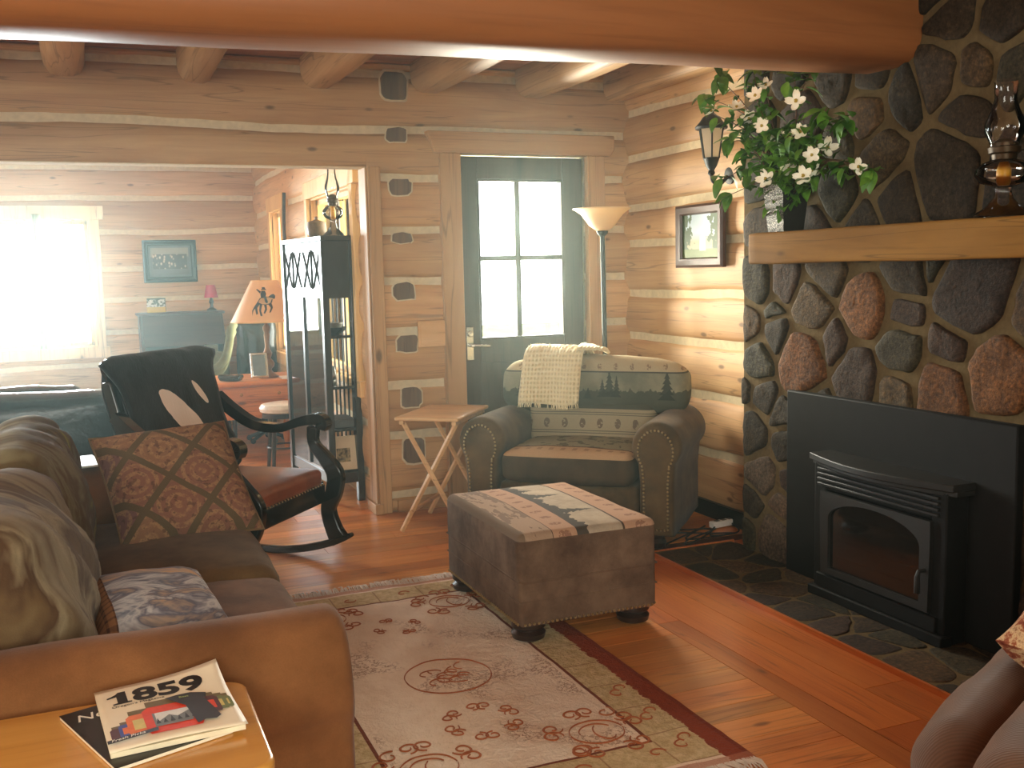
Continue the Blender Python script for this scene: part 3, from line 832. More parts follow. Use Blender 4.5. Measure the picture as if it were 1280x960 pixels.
for s_ in (-1, 1):
    mb = MB(); M = T(s_ * .462, .75, 0) @ RZ(-PI / 2)
    P = roll_arm(mb, .73, .125, .17, .645, .07, M, 0, 3 + s_)
    a = mb.build('arm', m_chair, ch, smooth=180)
    nb = MB(); path = [(y * .70, .36 + (z - .36) * .86) for (y, z) in P]; pts = []
    P3 = [Vector((.74, p[0], p[1])) for p in path] + [Vector((.74, path[0][0], path[0][1]))]
    acc = 0
    for a_, b_ in zip(P3[:-1], P3[1:]):
        L = (b_ - a_).length; d = (.019 - acc) if acc else 0
        while d < L: pts.append(a_ + (b_ - a_) * (d / L)); d += .019
        acc = .019 - (d - L)
    for p in pts: nb.ball(M @ p, .0062, 4, 0, None)
    q = nb.build('nailhead_trim', m_nail, a); q['label'] = 'brass nailheads outlining the arm front'
mb = MB(); mb.rbox((0, .30, .395), (.70, .62, .16), .05, 8, 4, (0, .01, .022), .005, 7, 2); mb.build('seat_cushion', m_seat, ch, smooth=180)
mb = MB(); mb.rbox((0, 0, 0), (.72, .16, .26), .06, 8, 4, (0, -.03, 0), .005, 7, 8, 0, T(0, .56, .555) @ RX(R(-8))); mb.build('lower_back_cushion', chair_band_mat(), ch, smooth=180)
mb = MB()
mb.rbox((0, 0, 0), (1.06, .2, .30), .085, 10, 4, (0, -.03, .015), .006, 6, 9, 0, T(0, .60, .76) @ RX(R(-8)), lambda p, u: p + Vector((0, 0, -.05 * u[0] ** 4 * max(0, u[2]))))
mb.build('back_cushion', chair_back_mat(), ch, smooth=180)
for (x, y) in ((-.45, .08), (.45, .08), (-.42, .7), (.42, .7)):
    mb = MB(); mb.lathe([(.028, 0), (.045, .012), (.05, .035), (.038, .055), (.05, .075), (.05, .1)], 16, 0, T(x, y, 0)); mb.build('foot', m_darkwood, ch)
# knitted throw over the chair back
M = Mat('cream_knit', .95, .15); M.b.inputs['Sheen Weight'].default_value = .4
kx = ((M.x * 330).sin() * .5 + .5); kz = ((M.z * 260).sin() * .5 + .5)
M.color(M.mix((kx * kz) * .45 + M.noise(40, 2) * .2, srgb(232, 214, 170), srgb(186, 160, 112))).bump(kx * kz + M.noise(30, 2) * .6, .8, .008); m_knit = M.m
th = thing('knitted_throw', 'cream knitted throw draped over the back of the armchair', 'blanket', (OC[0], OC[1], 0), R(-42.5))
PV = smoothpath([(0, .435, .665), (0, .452, .76), (0, .478, .86), (0, .52, .945), (0, .60, .972), (0, .67, .955), (0, .715, .90), (0, .735, .80)], 6)
PV = [Vector(p) for p in PV]
def thr(a, b):
    k = b * (len(PV) - 1); i = min(int(k), len(PV) - 2); p = PV[i].lerp(PV[i + 1], k - i)
    x = -.37 + .31 * a + (.035 * (1 - b) * (a - .6)) + .03 * b
    fo = .012 * math.sin(a * 9 + b * 2) * (1 - .4 * b) + .008 * n3(a * 5, b * 5, 3)
    top = .008 * n3(a * 18, 2, 1) if b > .3 else 0
    return (x, p.y - fo - .006, p.z + top + .012 * math.sin(a * 5 + 1) * (1 if b < .1 else .2) + (.02 * (a - .5) if b < .3 else 0))
mb = MB(); mb.sheet(thr, 30, 44, .014); mb.build('knit_panel', m_knit, th, smooth=180)
def thr2(a, b):
    p = thr(1, .45 + .2 * b); return (-.07 + .14 * a, p[1] + .02 * b - .03 + .03 * a, p[2] + .008 - .05 * a * a * b + .006 * n3(a * 6, b * 6, 4))
mb = MB(); mb.sheet(thr2, 12, 10, .016); mb.build('trailing_corner', m_knit, th, smooth=180)
mb = MB(); r = random.Random(5)
for k in range(60):
    a = r.random(); p = Vector(thr(a, .0)); mb.tube([p, p + Vector((r.uniform(-.006, .006), -.004, -.022))], [.003, .0012], 5)
    p = Vector(thr(a, r.uniform(.42, .55))); mb.tube([p, p + Vector((r.uniform(-.01, .01), r.uniform(-.01, .01), .016))], [.003, .001], 5)
q = mb.build('fringe', m_knit, th); q['kind'] = 'stuff'

# ---------------- ottoman
def ott_mat():
    M = Mat('ottoman_tapestry', .95, .15)
    jag = M.noise(1, 2, .7, vec=M.vec(M.y * 12, 3.0, 0.0)) * .16
    c = M.ramp(M.noise(9, 4), [(.35, srgb(168, 150, 128)), (.65, srgb(198, 178, 152))])
    c = M.mix(M.x.lt(jag - .085) * M.x.gt(-.05), c, srgb(74, 66, 58))
    for (yy, ln) in ((-.18, .17), (.10, .16), (.24, .09)):
        t = (M.x + .04) / ln
        c = M.mix(((M.y - yy).abs().lt((1 - t) * .055 * ((t * 5).frac() * -.5 + 1))) * t.gt(0) * t.lt(1), c, srgb(70, 64, 56))
    vy = (M.y * 11).frac() - .5
    def band(c, a, b):
        mid = (a + b) / 2; vx = (M.x - mid) * 14
        c = M.mix(M.x.band(a, b), c, srgb(190, 148, 118))
        c = M.mix(((vy * vy * 4 + vx * vx).lt(.13)) * M.noise(80, 1).gt(.42) * .7, c, srgb(128, 84, 66))
        return c
    c = band(c, -.15, -.05); c = band(c, .15, .30)
    c = M.mix(M.x.band(.143, .152) + M.x.band(-.155, -.147), c, srgb(80, 62, 50))
    lf = M.mix(M.noise(1, 3, .6, (30, 8, 8)).gt(.55) * .7, srgb(172, 142, 116), srgb(112, 86, 70))
    c = M.mix(M.x.lt(-.15), c, lf)
    c = M.mix(M.x.lt(-.262), c, srgb(122, 100, 80))
    brown = M.ramp(M.noise(6, 5, .65), [(.35, srgb(84, 60, 44)), (.68, srgb(130, 102, 80))])
    c = M.mix(M.z.lt(.408), c, brown)
    M.color(M.mix(M.noise(260, 2) * .4, c, (.07, .05, .04, 1))); M.bump(M.noise(200, 2), .3, .003); return M.m
m_ott = ott_mat()
ot = thing('ottoman', 'large brown square ottoman with a striped woodland top standing on the rug', 'ottoman', (1.695, 3.785, 0))
mb = MB(); mb.rbox((0, 0, .17), (.578, .812, .18), .016, 8, 3, wr=.002); mb.build('body', m_ott, ot, smooth=180)
mb = MB(); mb.rbox((0, 0, .332), (.585, .82, .20), .03, 10, 4, (0, 0, .018), .003, 7); mb.build('top_cushion', m_ott, ot, smooth=180)
mb = MB()
mb.tube([(sx * .290, sy * .407, .258) for sx, sy in ((-1, -1), (1, -1), (1, 1), (-1, 1), (-1, -1))], .004, 6); mb.build('welt', m_ott, ot)
mb = MB(); mb.tube([(sx * .290, sy * .407, .178) for sx, sy in ((-1, -1), (1, -1), (1, 1), (-1, 1), (-1, -1))], .003, 6); mb.build('welt', m_ott, ot)
mb = MB()
for k in range(30):
    x = -.27 + .54 * k / 29
    for s_ in (-1, 1): mb.ball((x, s_ * .408, .092), .0058, 4)
for k in range(43):
    y = -.39 + .78 * k / 42
    for s_ in (-1, 1): mb.ball((s_ * .291, y, .092), .0058, 4)
q = mb.build('nailhead_trim', m_nail, ot); q['label'] = 'row of brass nailheads along the bottom edge'
for (x, y) in ((-.225, -.33), (.225, -.33), (-.225, .34), (.225, .34)):
    mb = MB(); mb.lathe([(.045, .012), (.062, .02), (.066, .04), (.052, .052), (.066, .064), (.066, .085)], 22, 0, T(x, y, 0)); q = mb.build('foot', m_darkwood, ot); q['label'] = 'glossy dark turned bun foot'

# ---------------- rug
def rug_mat():
    M = Mat('sculpted_wool_rug', .97, .1); M.b.inputs['Sheen Weight'].default_value = .05
    n1 = M.noise(5, 5, .65); n2 = M.noise(38, 4, .65); fine = M.noise(420, 2)
    c = M.ramp(n1, [(.3, srgb(232, 200, 170)), (.7, srgb(250, 228, 204))])
    ax = M.x.abs(); ay = M.y.abs()
    e = ax.mx(ay - .42)                                         # distance-like coordinate of the rectangular border
    c = M.mix(e.band(.385, .54), c, M.ramp(n2, [(.35, srgb(190, 160, 112)), (.65, srgb(220, 192, 146))]))
    c = M.mix(e.band(.374, .386), c, srgb(122, 58, 32))
    bl = ((M.y * 5.2).frac().lt(.03)) * ax.band(.386, .53) + ((M.x * 5.2).frac().lt(.03)) * ay.band(.806, .95)
    c = M.mix(bl * .6, c, srgb(140, 90, 58))
    c = M.mix((ax + n2 * .05).gt(.548), c, srgb(142, 58, 28))
    c = M.mix(ax.gt(.583), c, srgb(128, 50, 25))
    c = M.mix((ay.gt(.975)) * .7, c, srgb(178, 104, 74))
    mot = (n2 - .5).abs()
    zone = M.noise(3.4, 1).smooth(.52, .6)
    c = M.mix((1 - mot.smooth(.01, .05)) * zone * e.lt(.36) * .75, c, srgb(150, 96, 70))
    M.color(M.mix(fine * .1, c, (.10, .06, .04, 1))); M.bump(n2 * 1.2 + n1 + fine * .2, .8, .022); return M.m
rg = thing('rug', 'cream sculpted wool rug with russet scrolls and a round medallion', 'rug', (1.075, 3.32, 0))
m_rug = rug_mat(); m_scroll = fabric('russet_wool', srgb(160, 84, 44), srgb(184, 108, 64), 20)
mb = MB()
def rugz(x, y): return .011 + .0035 * n3(x * 7, y * 7, 1) + .002 * n3(x * 19, y * 19, 2)
hx, hy = .6, 1.015
mb.grid(lambda a, b: (hx * (2 * a - 1), hy * (2 * b - 1), rugz(hx * (2 * a - 1), hy * (2 * b - 1))), 60, 100)
mb.box(-hx, -hy, 0.0005, hx, hy, .0075)
def ribbon(pts, w, lift=.0015):
    vs = []; fs = []
    for i, p in enumerate(pts):
        a = Vector(pts[max(0, i - 1)]); b = Vector(pts[min(len(pts) - 1, i + 1)]); d = (b - a)
        nn = Vector((-d.y, d.x)).normalized(); k = .85 * w * (.35 + .65 * math.sin(PI * min(1, .12 + .88 * i / (len(pts) - 1)))) / 2
        for s_ in (-1, 0, 1): q = Vector((p[0], p[1])) + nn * k * s_; vs.append((q.x, q.y, rugz(q.x, q.y) + lift + (.0025 if s_ == 0 else -.001)))
    for i in range(len(pts) - 1):
        for s_ in (0, 1): a = i * 3 + s_; fs.append((a + 1, a, a + 3, a + 4))
    mb.add(vs, fs, 1)
def spiral(x, y, r0, a0, turns, sgn, w=.011, n=24):
    pts = []
    for i in range(n + 1):
        t = i / n; rr = r0 * (1 - .72 * t); a = a0 + sgn * turns * 2 * PI * t
        pts.append(Vector((x + rr * math.cos(a), y + rr * math.sin(a))))
    ribbon(pts, w)
def arc(x, y, rx, ry, a0, a1, w=.008, n=40): ribbon([Vector((x + rx * math.cos(a0 + (a1 - a0) * i / n), y + ry * math.sin(a0 + (a1 - a0) * i / n))) for i in range(n + 1)], w)
arc(.0, -.075, .15, .15, 0, PI * 1.02, .009); arc(.0, -.075, .15, .15, PI, 2.02 * PI, .009)
r = random.Random(8)
def roundel(x, y, s_, n=6):
    for k in range(n):
        a = 2 * PI * k / n + .3
        cx, cy = x + s_ * math.cos(a), y + s_ * math.sin(a)
        spiral(cx + s_ * .28 * math.cos(a + .9), cy + s_ * .28 * math.sin(a + .9), s_ * .30, a + PI, 1.25, 1, s_ * .085)
        spiral(cx + s_ * .28 * math.cos(a - .9), cy + s_ * .28 * math.sin(a - .9), s_ * .30, a + PI, 1.25, -1, s_ * .085)
roundel(-.02, -.46, .09, 6); roundel(-.02, .48, .07, 4)
for sx in (-1, 1):
    for sy in (-1, 1):                                            # corner cartouches
        cx, cy = sx * .265, sy * .68
        arc(cx, cy, .085, .075, 0, PI * .98); arc(cx, cy, .085, .075, PI, 1.98 * PI); roundel(cx, cy, .115, 5)
        arc(cx, cy, .055, .05, .4, 3.2, .007); arc(cx + .02, cy - .01, .03, .05, 2, 5.6, .007)
        spiral(sx * .17, sy * .77, .035, 0, 1, sx, .009); spiral(sx * .35, sy * .57, .035, 1, 1, -sx, .009)
        for t in (-.2, 0, .2): spiral(sx * .455, sy * (.66 + t), .03, 1.2, .8, sx, .009); spiral(sx * .49, sy * (.62 + t), .03, 4, .8, -sx, .009)
        for t in (-.12, .12): spiral(sx * (.24 + t), sy * .875, .03, 0, .8, sx, .009)
for (x, y) in ((.0, -.075), (-.05, -.04), (.05, -.03), (.03, -.12), (-.04, -.12)):
    arc(x, y, .04, .028, r.uniform(0, 3), r.uniform(3.5, 5.5), .006, 14); arc(x + .02, y + .02, .025, .03, r.uniform(0, 3), r.uniform(3.5, 5.5), .006, 14)
mb.build('pile', [m_rug, m_scroll], rg, smooth=180)
mb = MB()
for s_ in (1, -1):
    for k in range(230):
        x = -hx + 2 * hx * (k + r.random()) / 230; y0 = s_ * hy
        dx = r.uniform(-.018, .018); L = r.uniform(.045, .095)
        mb.tube([(x, y0 - s_ * .01, .008), (x + dx * .5, y0 + s_ * L * .5, .012 + r.uniform(0, .008)), (x + dx + r.uniform(-.01, .01), y0 + s_ * L, .005)], [.0032, .003, .0015], 4)
q = mb.build('fringe', fabric('cream_fringe', srgb(206, 186, 166), srgb(230, 212, 194), 30), rg); q['kind'] = 'stuff'; q['label'] = 'cream wool fringe'
# ================================================================ FIREPLACE WALL
mb = MB(); mb.rbox((2.83, 3.0, 1.468), (.22, 1.645, .134), .012, 30, 2, wr=.004, wf=3, seed=2); mb.rbox((2.83, 3.0, 1.468), (.2, 1.6, .12), .01, 2, 1)
tag(mb.build('mantel_shelf', m_mantel, smooth=60), 'thick honey-coloured pine mantel plank set into the stone chimney', 'mantel')
fi = thing('fireplace_insert', 'black iron fireplace insert with a wide flat surround and arched glass door', 'fireplace', (2.87, 3.11, 0))
m_ins = plain('insert_black', srgb(24, 23, 22), .72, .15); m_ins2 = plain('insert_black_trim', srgb(36, 35, 33), .5, .3)
mb = MB(); mb.box(2.872, 2.50, .014, 2.91, 3.735, .838); mb.build('surround_panel', m_ins, fi, True, bevel=.006)
mb = MB(); mb.box(2.77, 2.70, .014, 2.875, 2.77, .575); mb.box(2.77, 3.345, .014, 2.875, 3.415, .575); mb.box(2.77, 2.77, .47, 2.875, 3.345, .575); mb.box(2.77, 2.77, .014, 2.875, 3.345, .12); mb.box(2.84, 2.77, .12, 2.875, 3.345, .47); mb.build('firebox', m_ins, fi, True, bevel=.006)
mb = MB()
Y0, Y1 = 2.67, 3.445
pl = [(2.875, Y0)] + [(2.735 - .045 * math.sin(PI * k / 16) + .03 * (1 - math.sin(PI * k / 16)), Y0 + (Y1 - Y0) * k / 16) for k in range(17)] + [(2.875, Y1)]
mb.prism(pl[::-1], .585, .612); mb.prism([(x + (.02 if x < 2.87 else 0), y) for x, y in pl][::-1], .565, .587); q = mb.build('hood', m_ins2, fi, True, bevel=.004); q['label'] = 'bowed black hood lip'
for k in range(4):
    mb = MB(); mb.box(2.758, 2.73, .485 + k * .021, 2.775, 3.385, .497 + k * .021); mb.build('louver', m_ins2, fi, True, bevel=.003)
mb = MB(); A = []
yc, rw, zb, zs = 3.058, .25, .15, .36
outer = [(yc - .30, .125), (yc + .30, .125), (yc + .30, .465), (yc - .30, .465)]
inner = [(yc - rw, zb), (yc + rw, zb)] + [(yc + rw * math.cos(PI * k / 20), zs + .085 * math.sin(PI * k / 20)) for k in range(21)]
def ring(mb, O, I, xa, xb):
    n = len(I); O2 = []
    for p in I:                                                   # project inner points on the outer rectangle
        dx, dz = p[0] - yc, p[1] - .295
        k = min(.30 / max(abs(dx), 1e-6), .17 / max(abs(dz), 1e-6)); O2.append((yc + dx * k, .295 + dz * k))
    vs = [(xa, *p) for p in I] + [(xa, *p) for p in O2] + [(xb, *p) for p in I] + [(xb, *p) for p in O2]; fs = []
    for i in range(n):
        j = (i + 1) % n
        fs += [(i, j, n + j, n + i), (2 * n + i, 3 * n + i, 3 * n + j, 2 * n + j), (i, 2 * n + i, 2 * n + j, j), (n + i, n + j, 3 * n + j, 3 * n + i)]
    mb.add(vs, fs)
ring(mb, outer, inner, 2.752, 2.772)
df = mb.build('fire_door', m_ins2, fi, True)
mb = MB(); mb.prism([(p[0], p[1]) for p in inner], 0, .004, 0, frame((2.766, 0, 0), Vector((0, 1, 0)), Vector((0, 0, 1)), Vector((1, 0, 0)))); 
mg = Mat('smoked_fire_glass', .06, .5); mg.color(srgb(26, 24, 22)); mb.build('glass', mg.m, df, True)
mb = MB(); mb.tube([(2.752, 2.78, .28), (2.725, 2.78, .28), (2.718, 2.78, .26), (2.718, 2.78, .20)], [.008, .008, .01, .011], 8); mb.build('handle', m_ins2, df, True)
mb = MB(); mb.box(2.745, 2.69, .014, 2.80, 3.425, .055); mb.box(2.755, 2.73, .055, 2.775, 3.385, .115); mb.build('base_plinth', m_ins, fi, True, bevel=.005)

# vase with dogwood branches on the mantel
def glitter():
    M = Mat('glittering_silver', .5, .5, .3)
    v = M.voro(190); n = M.noise(260, 1)
    M.color(M.mix(n.smooth(.52, .6), srgb(52, 50, 46), srgb(180, 172, 158))).bump(n, 1.0, .01); return M.m
va = thing('vase', 'square tapered vase with a glittering silver face at the end of the mantel', 'vase', (2.80, 3.655, 1.5365))
M1 = glitter(); m_vdark = plain('vase_dark', srgb(38, 34, 32), .4)
def taper(mb, b, t, h, m=0):
    vs = [(-b, -b, 0), (b, -b, 0), (b, b, 0), (-b, b, 0), (-t, -t, h), (t, -t, h), (t, t, h), (-t, t, h)]
    k = t - .008
    vs += [(-k, -k, h), (k, -k, h), (k, k, h), (-k, k, h), (-k, -k, h - .05), (k, -k, h - .05), (k, k, h - .05), (-k, k, h - .05)]
    fs = [(3, 2, 1, 0), (0, 1, 5, 4), (1, 2, 6, 5), (2, 3, 7, 6)] + [(4 + i, 4 + (i + 1) % 4, 8 + (i + 1) % 4, 8 + i) for i in range(4)] + [(8 + i, 8 + (i + 1) % 4, 12 + (i + 1) % 4, 12 + i) for i in range(4)] + [(12, 13, 14, 15)]
    mb.add(vs, fs, 0); mb.add(vs[:8], [(3, 0, 4, 7)], 1)
mb = MB(); taper(mb, .053, .070, .20); mb.build('vase_body', [m_vdark, M1], va, bevel=.003)
bq = thing('dogwood_bouquet', 'cream dogwood blossoms and green leaves on branches in the vase', 'flowers', (2.80, 3.655, 1.60))
m_leaf = Mat('dogwood_leaf', .45, .4); 
m_leaf.color(m_leaf.ramp(m_leaf.noise(14, 3), [(.3, srgb(36, 78, 20)), (.7, srgb(104, 152, 48))])); m_leaf.b.inputs['Transmission Weight'].default_value = 0
m_leaf = m_leaf.m
m_petal = Mat('dogwood_petal', .6, .3); m_petal.color(m_petal.ramp(m_petal.noise(30, 2), [(.3, srgb(240, 230, 200)), (.7, srgb(252, 248, 232))])); m_petal = m_petal.m
m_pist = plain('flower_centre', srgb(176, 150, 60), .7, bump=.5); m_twig = plain('twig', srgb(92, 62, 44), .7)
FL = [(2.62, 3.627, 2.095), (2.72, 3.692, 2.153), (2.62, 3.949, 2.079), (2.72, 3.903, 2.094), (2.62, 3.362, 2.032), (2.72, 3.529, 1.929), (2.62, 3.335, 1.909), (2.72, 3.633, 1.903), (2.62, 3.265, 1.813), (2.72, 3.296, 1.847), (2.72, 3.12, 1.756), (2.72, 3.534, 1.79), (2.62, 3.314, 1.739), (2.72, 3.389, 1.767), (2.62, 3.554, 1.748), (2.72, 3.81, 2.031), (2.62, 3.583, 1.966)]
def leaf(mb, p, d, L, w, up, r):
    d = d.normalized(); s_ = d.cross(up)
    s_ = s_.normalized() if s_.length > .01 else Vector((1, 0, 0)); u = s_.cross(d)
    vs = []; n = 6
    for i in range(n + 1):
        t = i / n; ww = w * math.sin(PI * min(1, t * .94 + .03)) ** .8 * (1.15 - .5 * t)
        c = p + d * L * t - u * (.35 * L * t * t)
        vs += [c - s_ * ww + u * ww * .35, c, c + s_ * ww + u * ww * .35]
    fs = []
    for i in range(n):
        a = i * 3; fs += [(a, a + 1, a + 4, a + 3), (a + 1, a + 2, a + 5, a + 4)]
    mb.add(vs, fs)
r = random.Random(21); lv = MB(); root = Vector((2.80, 3.655, 1.66))
def flower(c, d, s_):
    mb = MB(); d = d.normalized(); a = d.cross(Vector((0, 0, 1))).normalized(); b = a.cross(d); n = 5 if r.random() < .6 else 4
    M = frame(c, a, b, d)
    for k in range(n):
        an = 2 * PI * k / n + r.uniform(-.15, .15)
        def f(u, v, an=an):
            w = s_ * .36 * math.sin(PI * min(1, .12 + .80 * v)) ** .7 * (2 * u - 1); L = s_ * (.12 + .88 * v) * (1 - .06 * (1 - abs(2 * u - 1)) * (v > .9))
            return (L * math.cos(an) - w * math.sin(an), L * math.sin(an) + w * math.cos(an), s_ * (.26 * v * v + .18 * (2 * u - 1) ** 2 * v))
        mb.grid(f, 4, 6, 0, M)
    o = mb.build('flower', m_petal, bq, True, 180)
    mb = MB()
    for k in range(7):
        an = 2 * PI * k / 7; mb.ball((s_ * .11 * math.cos(an) * (k > 0), s_ * .11 * math.sin(an) * (k > 0), s_ * .12), s_ * .085, 5, 0, M)
    mb.build('flower_centre', m_pist, o, True, 180)
CAMDIR = Vector((-.55, -.8, -.05))
tips = [Vector(p) for p in FL]
for i, p in enumerate(tips):
    d = (p - root); out = Vector((d.x, d.y * .6, d.z * .35)).normalized()
    flower(p, (CAMDIR * .8 + out * .5 + Vector((r.uniform(-.35, .35), r.uniform(-.35, .35), r.uniform(-.1, .5)))), .037 * r.uniform(.9, 1.15))
extra = [(2.66, 4.06, 2.17), (2.7, 4.0, 2.24), (2.72, 3.95, 1.72), (2.74, 3.85, 1.9), (2.68, 3.15, 1.93), (2.75, 3.08, 1.74), (2.78, 3.45, 2.22), (2.7, 3.75, 2.22), (2.72, 3.5, 2.15), (2.66, 3.25, 1.98), (2.64, 3.9, 1.78), (2.68, 3.9, 1.95)]
for i, q in enumerate(tips + [Vector(e) for e in extra]):
    mid = root.lerp(q, .5) + Vector((r.uniform(-.03, .03), r.uniform(-.04, .04), .05 + .08 * r.random()))
    path = smoothpath([Vector((2.80 + r.uniform(-.03, .03), 3.655 + r.uniform(-.03, .03), 1.60)), root, mid, q + Vector((0, 0, -.005))], 5)
    mb = MB(); mb.tube(path, lerp_list([.0042, .003, .0016], len(path)), 6); mb.build('branch', m_twig, bq, True, 180)
    L = len(path); nl = 26 if i < len(tips) else 26
    for k in range(nl):
        j = min(L - 1, int(L * (.32 + .68 * r.random()))); p = path[j] + Vector((r.uniform(-.035, .035), r.uniform(-.05, .05), r.uniform(-.03, .035)))
        d = Vector((r.uniform(-1, .5), r.uniform(-1, 1), r.uniform(-.7, .7)))
        s_ = r.uniform(.042, .078)
        if p.z > 1.97 and p.y < 3.47: continue
        if p.y > 3.86 and r.random() < .6: continue
        if p.x > 2.86: p.x = 2.86
        leaf(lv, p, d, s_, s_ * .32, Vector((r.uniform(-.5, .2), r.uniform(-.5, .2), 1)), r)
    if i >= len(tips):
        for k in range(4):
            d = Vector((r.uniform(-.6, .2), r.uniform(-1, 1), r.uniform(-.9, .3))); leaf(lv, q, d, .085, .026, Vector((-.3, -.4, 1)), r)
q = lv.build('leaves', m_leaf, bq, True, 180); q['kind'] = 'stuff'

# oil lamps
m_bronze = plain('dark_bronze', srgb(70, 54, 34), .4, .5, .6)
def oil_lamp(name, label, loc, s, oilc, cat='oil lamp', sz=1.0):
    t = thing(name, label, cat, loc)
    gl = m_glass; S = Matrix.Diagonal((s, s, sz, 1))
    mb = MB(); mb.lathe([(.062, 0), (.064, .006), (.058, .014), (.04, .03), (.022, .06), (.017, .085), (.02, .095)], 28, 0, S, cap=False); mb.build('glass_foot', gl, t)
    mb = MB(); mb.lathe([(.018, .095), (.05, .11), (.064, .135), (.062, .155), (.045, .175), (.024, .185)], 28, 0, S, cap=False); mb.build('oil_font', gl, t)
    mb = MB(); mb.lathe([(.012, .10), (.016, .11), (.016, .15), (.010, .176)], 14, 0, S); q = mb.build('wick', oilc, t); q['label'] = 'amber wick in the oil'
    mb = MB(); mb.lathe([(.026, .183), (.028, .20), (.034, .205), (.036, .222), (.030, .226), (.030, .236), (.012, .25)], 24, 0, S); mb.tube([(.03, 0, .21), (.06, 0, .215)], .003, 6, 0, S); mb.ball((.064, 0, .215), .008, 6, 0, S, (.4, 1, 1)); mb.build('burner', m_bronze, t)
    mb = MB(); mb.lathe([(.031, .226), (.033, .24), (.045, .275), (.044, .30), (.03, .345), (.024, .38), (.026, .43), (.028, .435)], 28, 0, S, cap=False); mb.build('chimney', gl, t)
    return t
m_amber = plain('amber_oil', srgb(206, 150, 40), .4)
oil_lamp('oil_lamp', 'clear glass oil lamp with a tall chimney standing on the mantel', (2.79, 2.515, 1.536), 1.4, m_amber, sz=1.0)

# lantern and picture on the right-hand log wall
ln = thing('wall_lantern', 'black carriage lantern with frosted panes on the log wall behind the flowers', 'lantern', (3.05, 4.60, 1.86))
mb = MB(); M = T(3.05, 4.60, 0)
mb.lathe([(.012, 1.865), (.02, 1.875), (.014, 1.89), (.03, 1.915), (.042, 1.95), (.045, 1.955)], 8, 0, M); mb.build('base_cup', m_black, ln, True)
mb = MB(); mb.lathe([(.042, 1.953), (.066, 2.105)], 6, 0, M, cap=False); mb.build('frosted_pane', translucent('frosted_lantern_glass', srgb(240, 228, 206), .5), ln, True, smooth=0)
mb = MB()
for k in range(6):
    a = 2 * PI * k / 6; c, s_ = math.cos(a), math.sin(a)
    mb.tube([(3.05 + .043 * c, 4.60 + .043 * s_, 1.95), (3.05 + .068 * c, 4.60 + .068 * s_, 2.108)], .0045, 5)
mb.build('cage', m_black, ln, True)
mb = MB(); mb.lathe([(.082, 2.10), (.084, 2.112), (.062, 2.135), (.045, 2.16), (.02, 2.178), (.012, 2.185), (.015, 2.195), (.004, 2.205)], 12, 0, M); mb.build('roof', m_black, ln, True)
mb = MB(); mb.tube(smoothpath([(3.05, 4.60, 1.875), (3.06, 4.60, 1.835), (3.10, 4.60, 1.82), (3.15, 4.60, 1.86)], 6), .010, 8); mb.lathe([(.05, 0), (.05, .012), (.03, .02)], 18, 0, T(XR - .018, 4.60, 1.87) @ RY(-PI / 2)); mb.build('bracket', m_black, ln, True)

def picture(name, label, o, ux, nx, w, h, fw, mats, art, tilt=0, depth=.028, mat_w=.0):
    """frame in the plane ux (sideways) / z, facing nx"""
    t = thing(name, label, 'picture', o)
    up = Vector((0, 0, 1)); ux = Vector(ux); nx = Vector(nx)
    M = frame((0, 0, 0), ux, up, nx) if ux.cross(up).dot(nx) > 0 else frame((0, 0, 0), -ux, up, nx)
    if tilt: M = M @ RX(tilt)
    mb = MB(); W, H = w / 2, h / 2
    prof = [(0, 0), (0, depth * .7), (fw * .25, depth), (fw * .6, depth * .75), (fw * .85, depth * .8), (fw, depth * .35), (fw, 0)]
    vs = []; n = len(prof)
    for sx, sy in ((-1, -1), (1, -1), (1, 1), (-1, 1)):
        for (a, d) in prof: vs.append((sx * (W - a), sy * (H - a), d))
    fs = []
    for c in range(4):
        for k in range(n - 1): a, b = c * n, ((c + 1) % 4) * n; fs.append((a + k, b + k, b + k + 1, a + k + 1))
    mb.add(vs, fs, 0, M); mb.build('frame', mats[0], t, smooth=30)
    mb = MB(); mb.box(-W + fw * .8, -H + fw * .8, .001, W - fw * .8, H - fw * .8, .007, 0, M); mb.build('print', art, t, smooth=0)
    if mat_w:
        mb = MB()
        a, b, c, d = W - fw * .85, H - fw * .85, W - fw - mat_w, H - fw - mat_w
        for (p, q, s_, u) in ((-a, -b, -c, b), (c, -b, a, b), (-c, -b, c, -d), (-c, d, c, b)): mb.box(p, q, .006, s_, u, .0095, 0, M)
        mb.build('mount', mats[1], t, smooth=0)
    return t
def art_garden():
    M = Mat('garden_print', .5, .3)
    z = M.z * 4.2 + .5; n = M.noise(26, 4); y = M.y
    c = M.mix(z.smooth(.35, .62), srgb(150, 142, 104), srgb(168, 184, 190))
    c = M.mix((n - (y.abs() * 3.2 - .1)).lt(.28), c, srgb(64, 84, 46))
    c = M.mix(z.lt(.2), c, srgb(98, 112, 52)); c = M.mix((y + .02).abs().lt(.03) * z.band(.16, .52), c, srgb(226, 208, 164))
    M.color(c); return M.m
m_frame = plain('walnut_frame', srgb(74, 44, 30), .35, .4, .05, .2)
picture('framed_picture', 'brown wood framed garden scene hung on the log wall beside the chimney', (XR - .042, 4.845, 1.562), (0, 1, 0), (-1, 0, 0), .47, .345, .055, [m_frame, m_white], art_garden(), 0, .03)
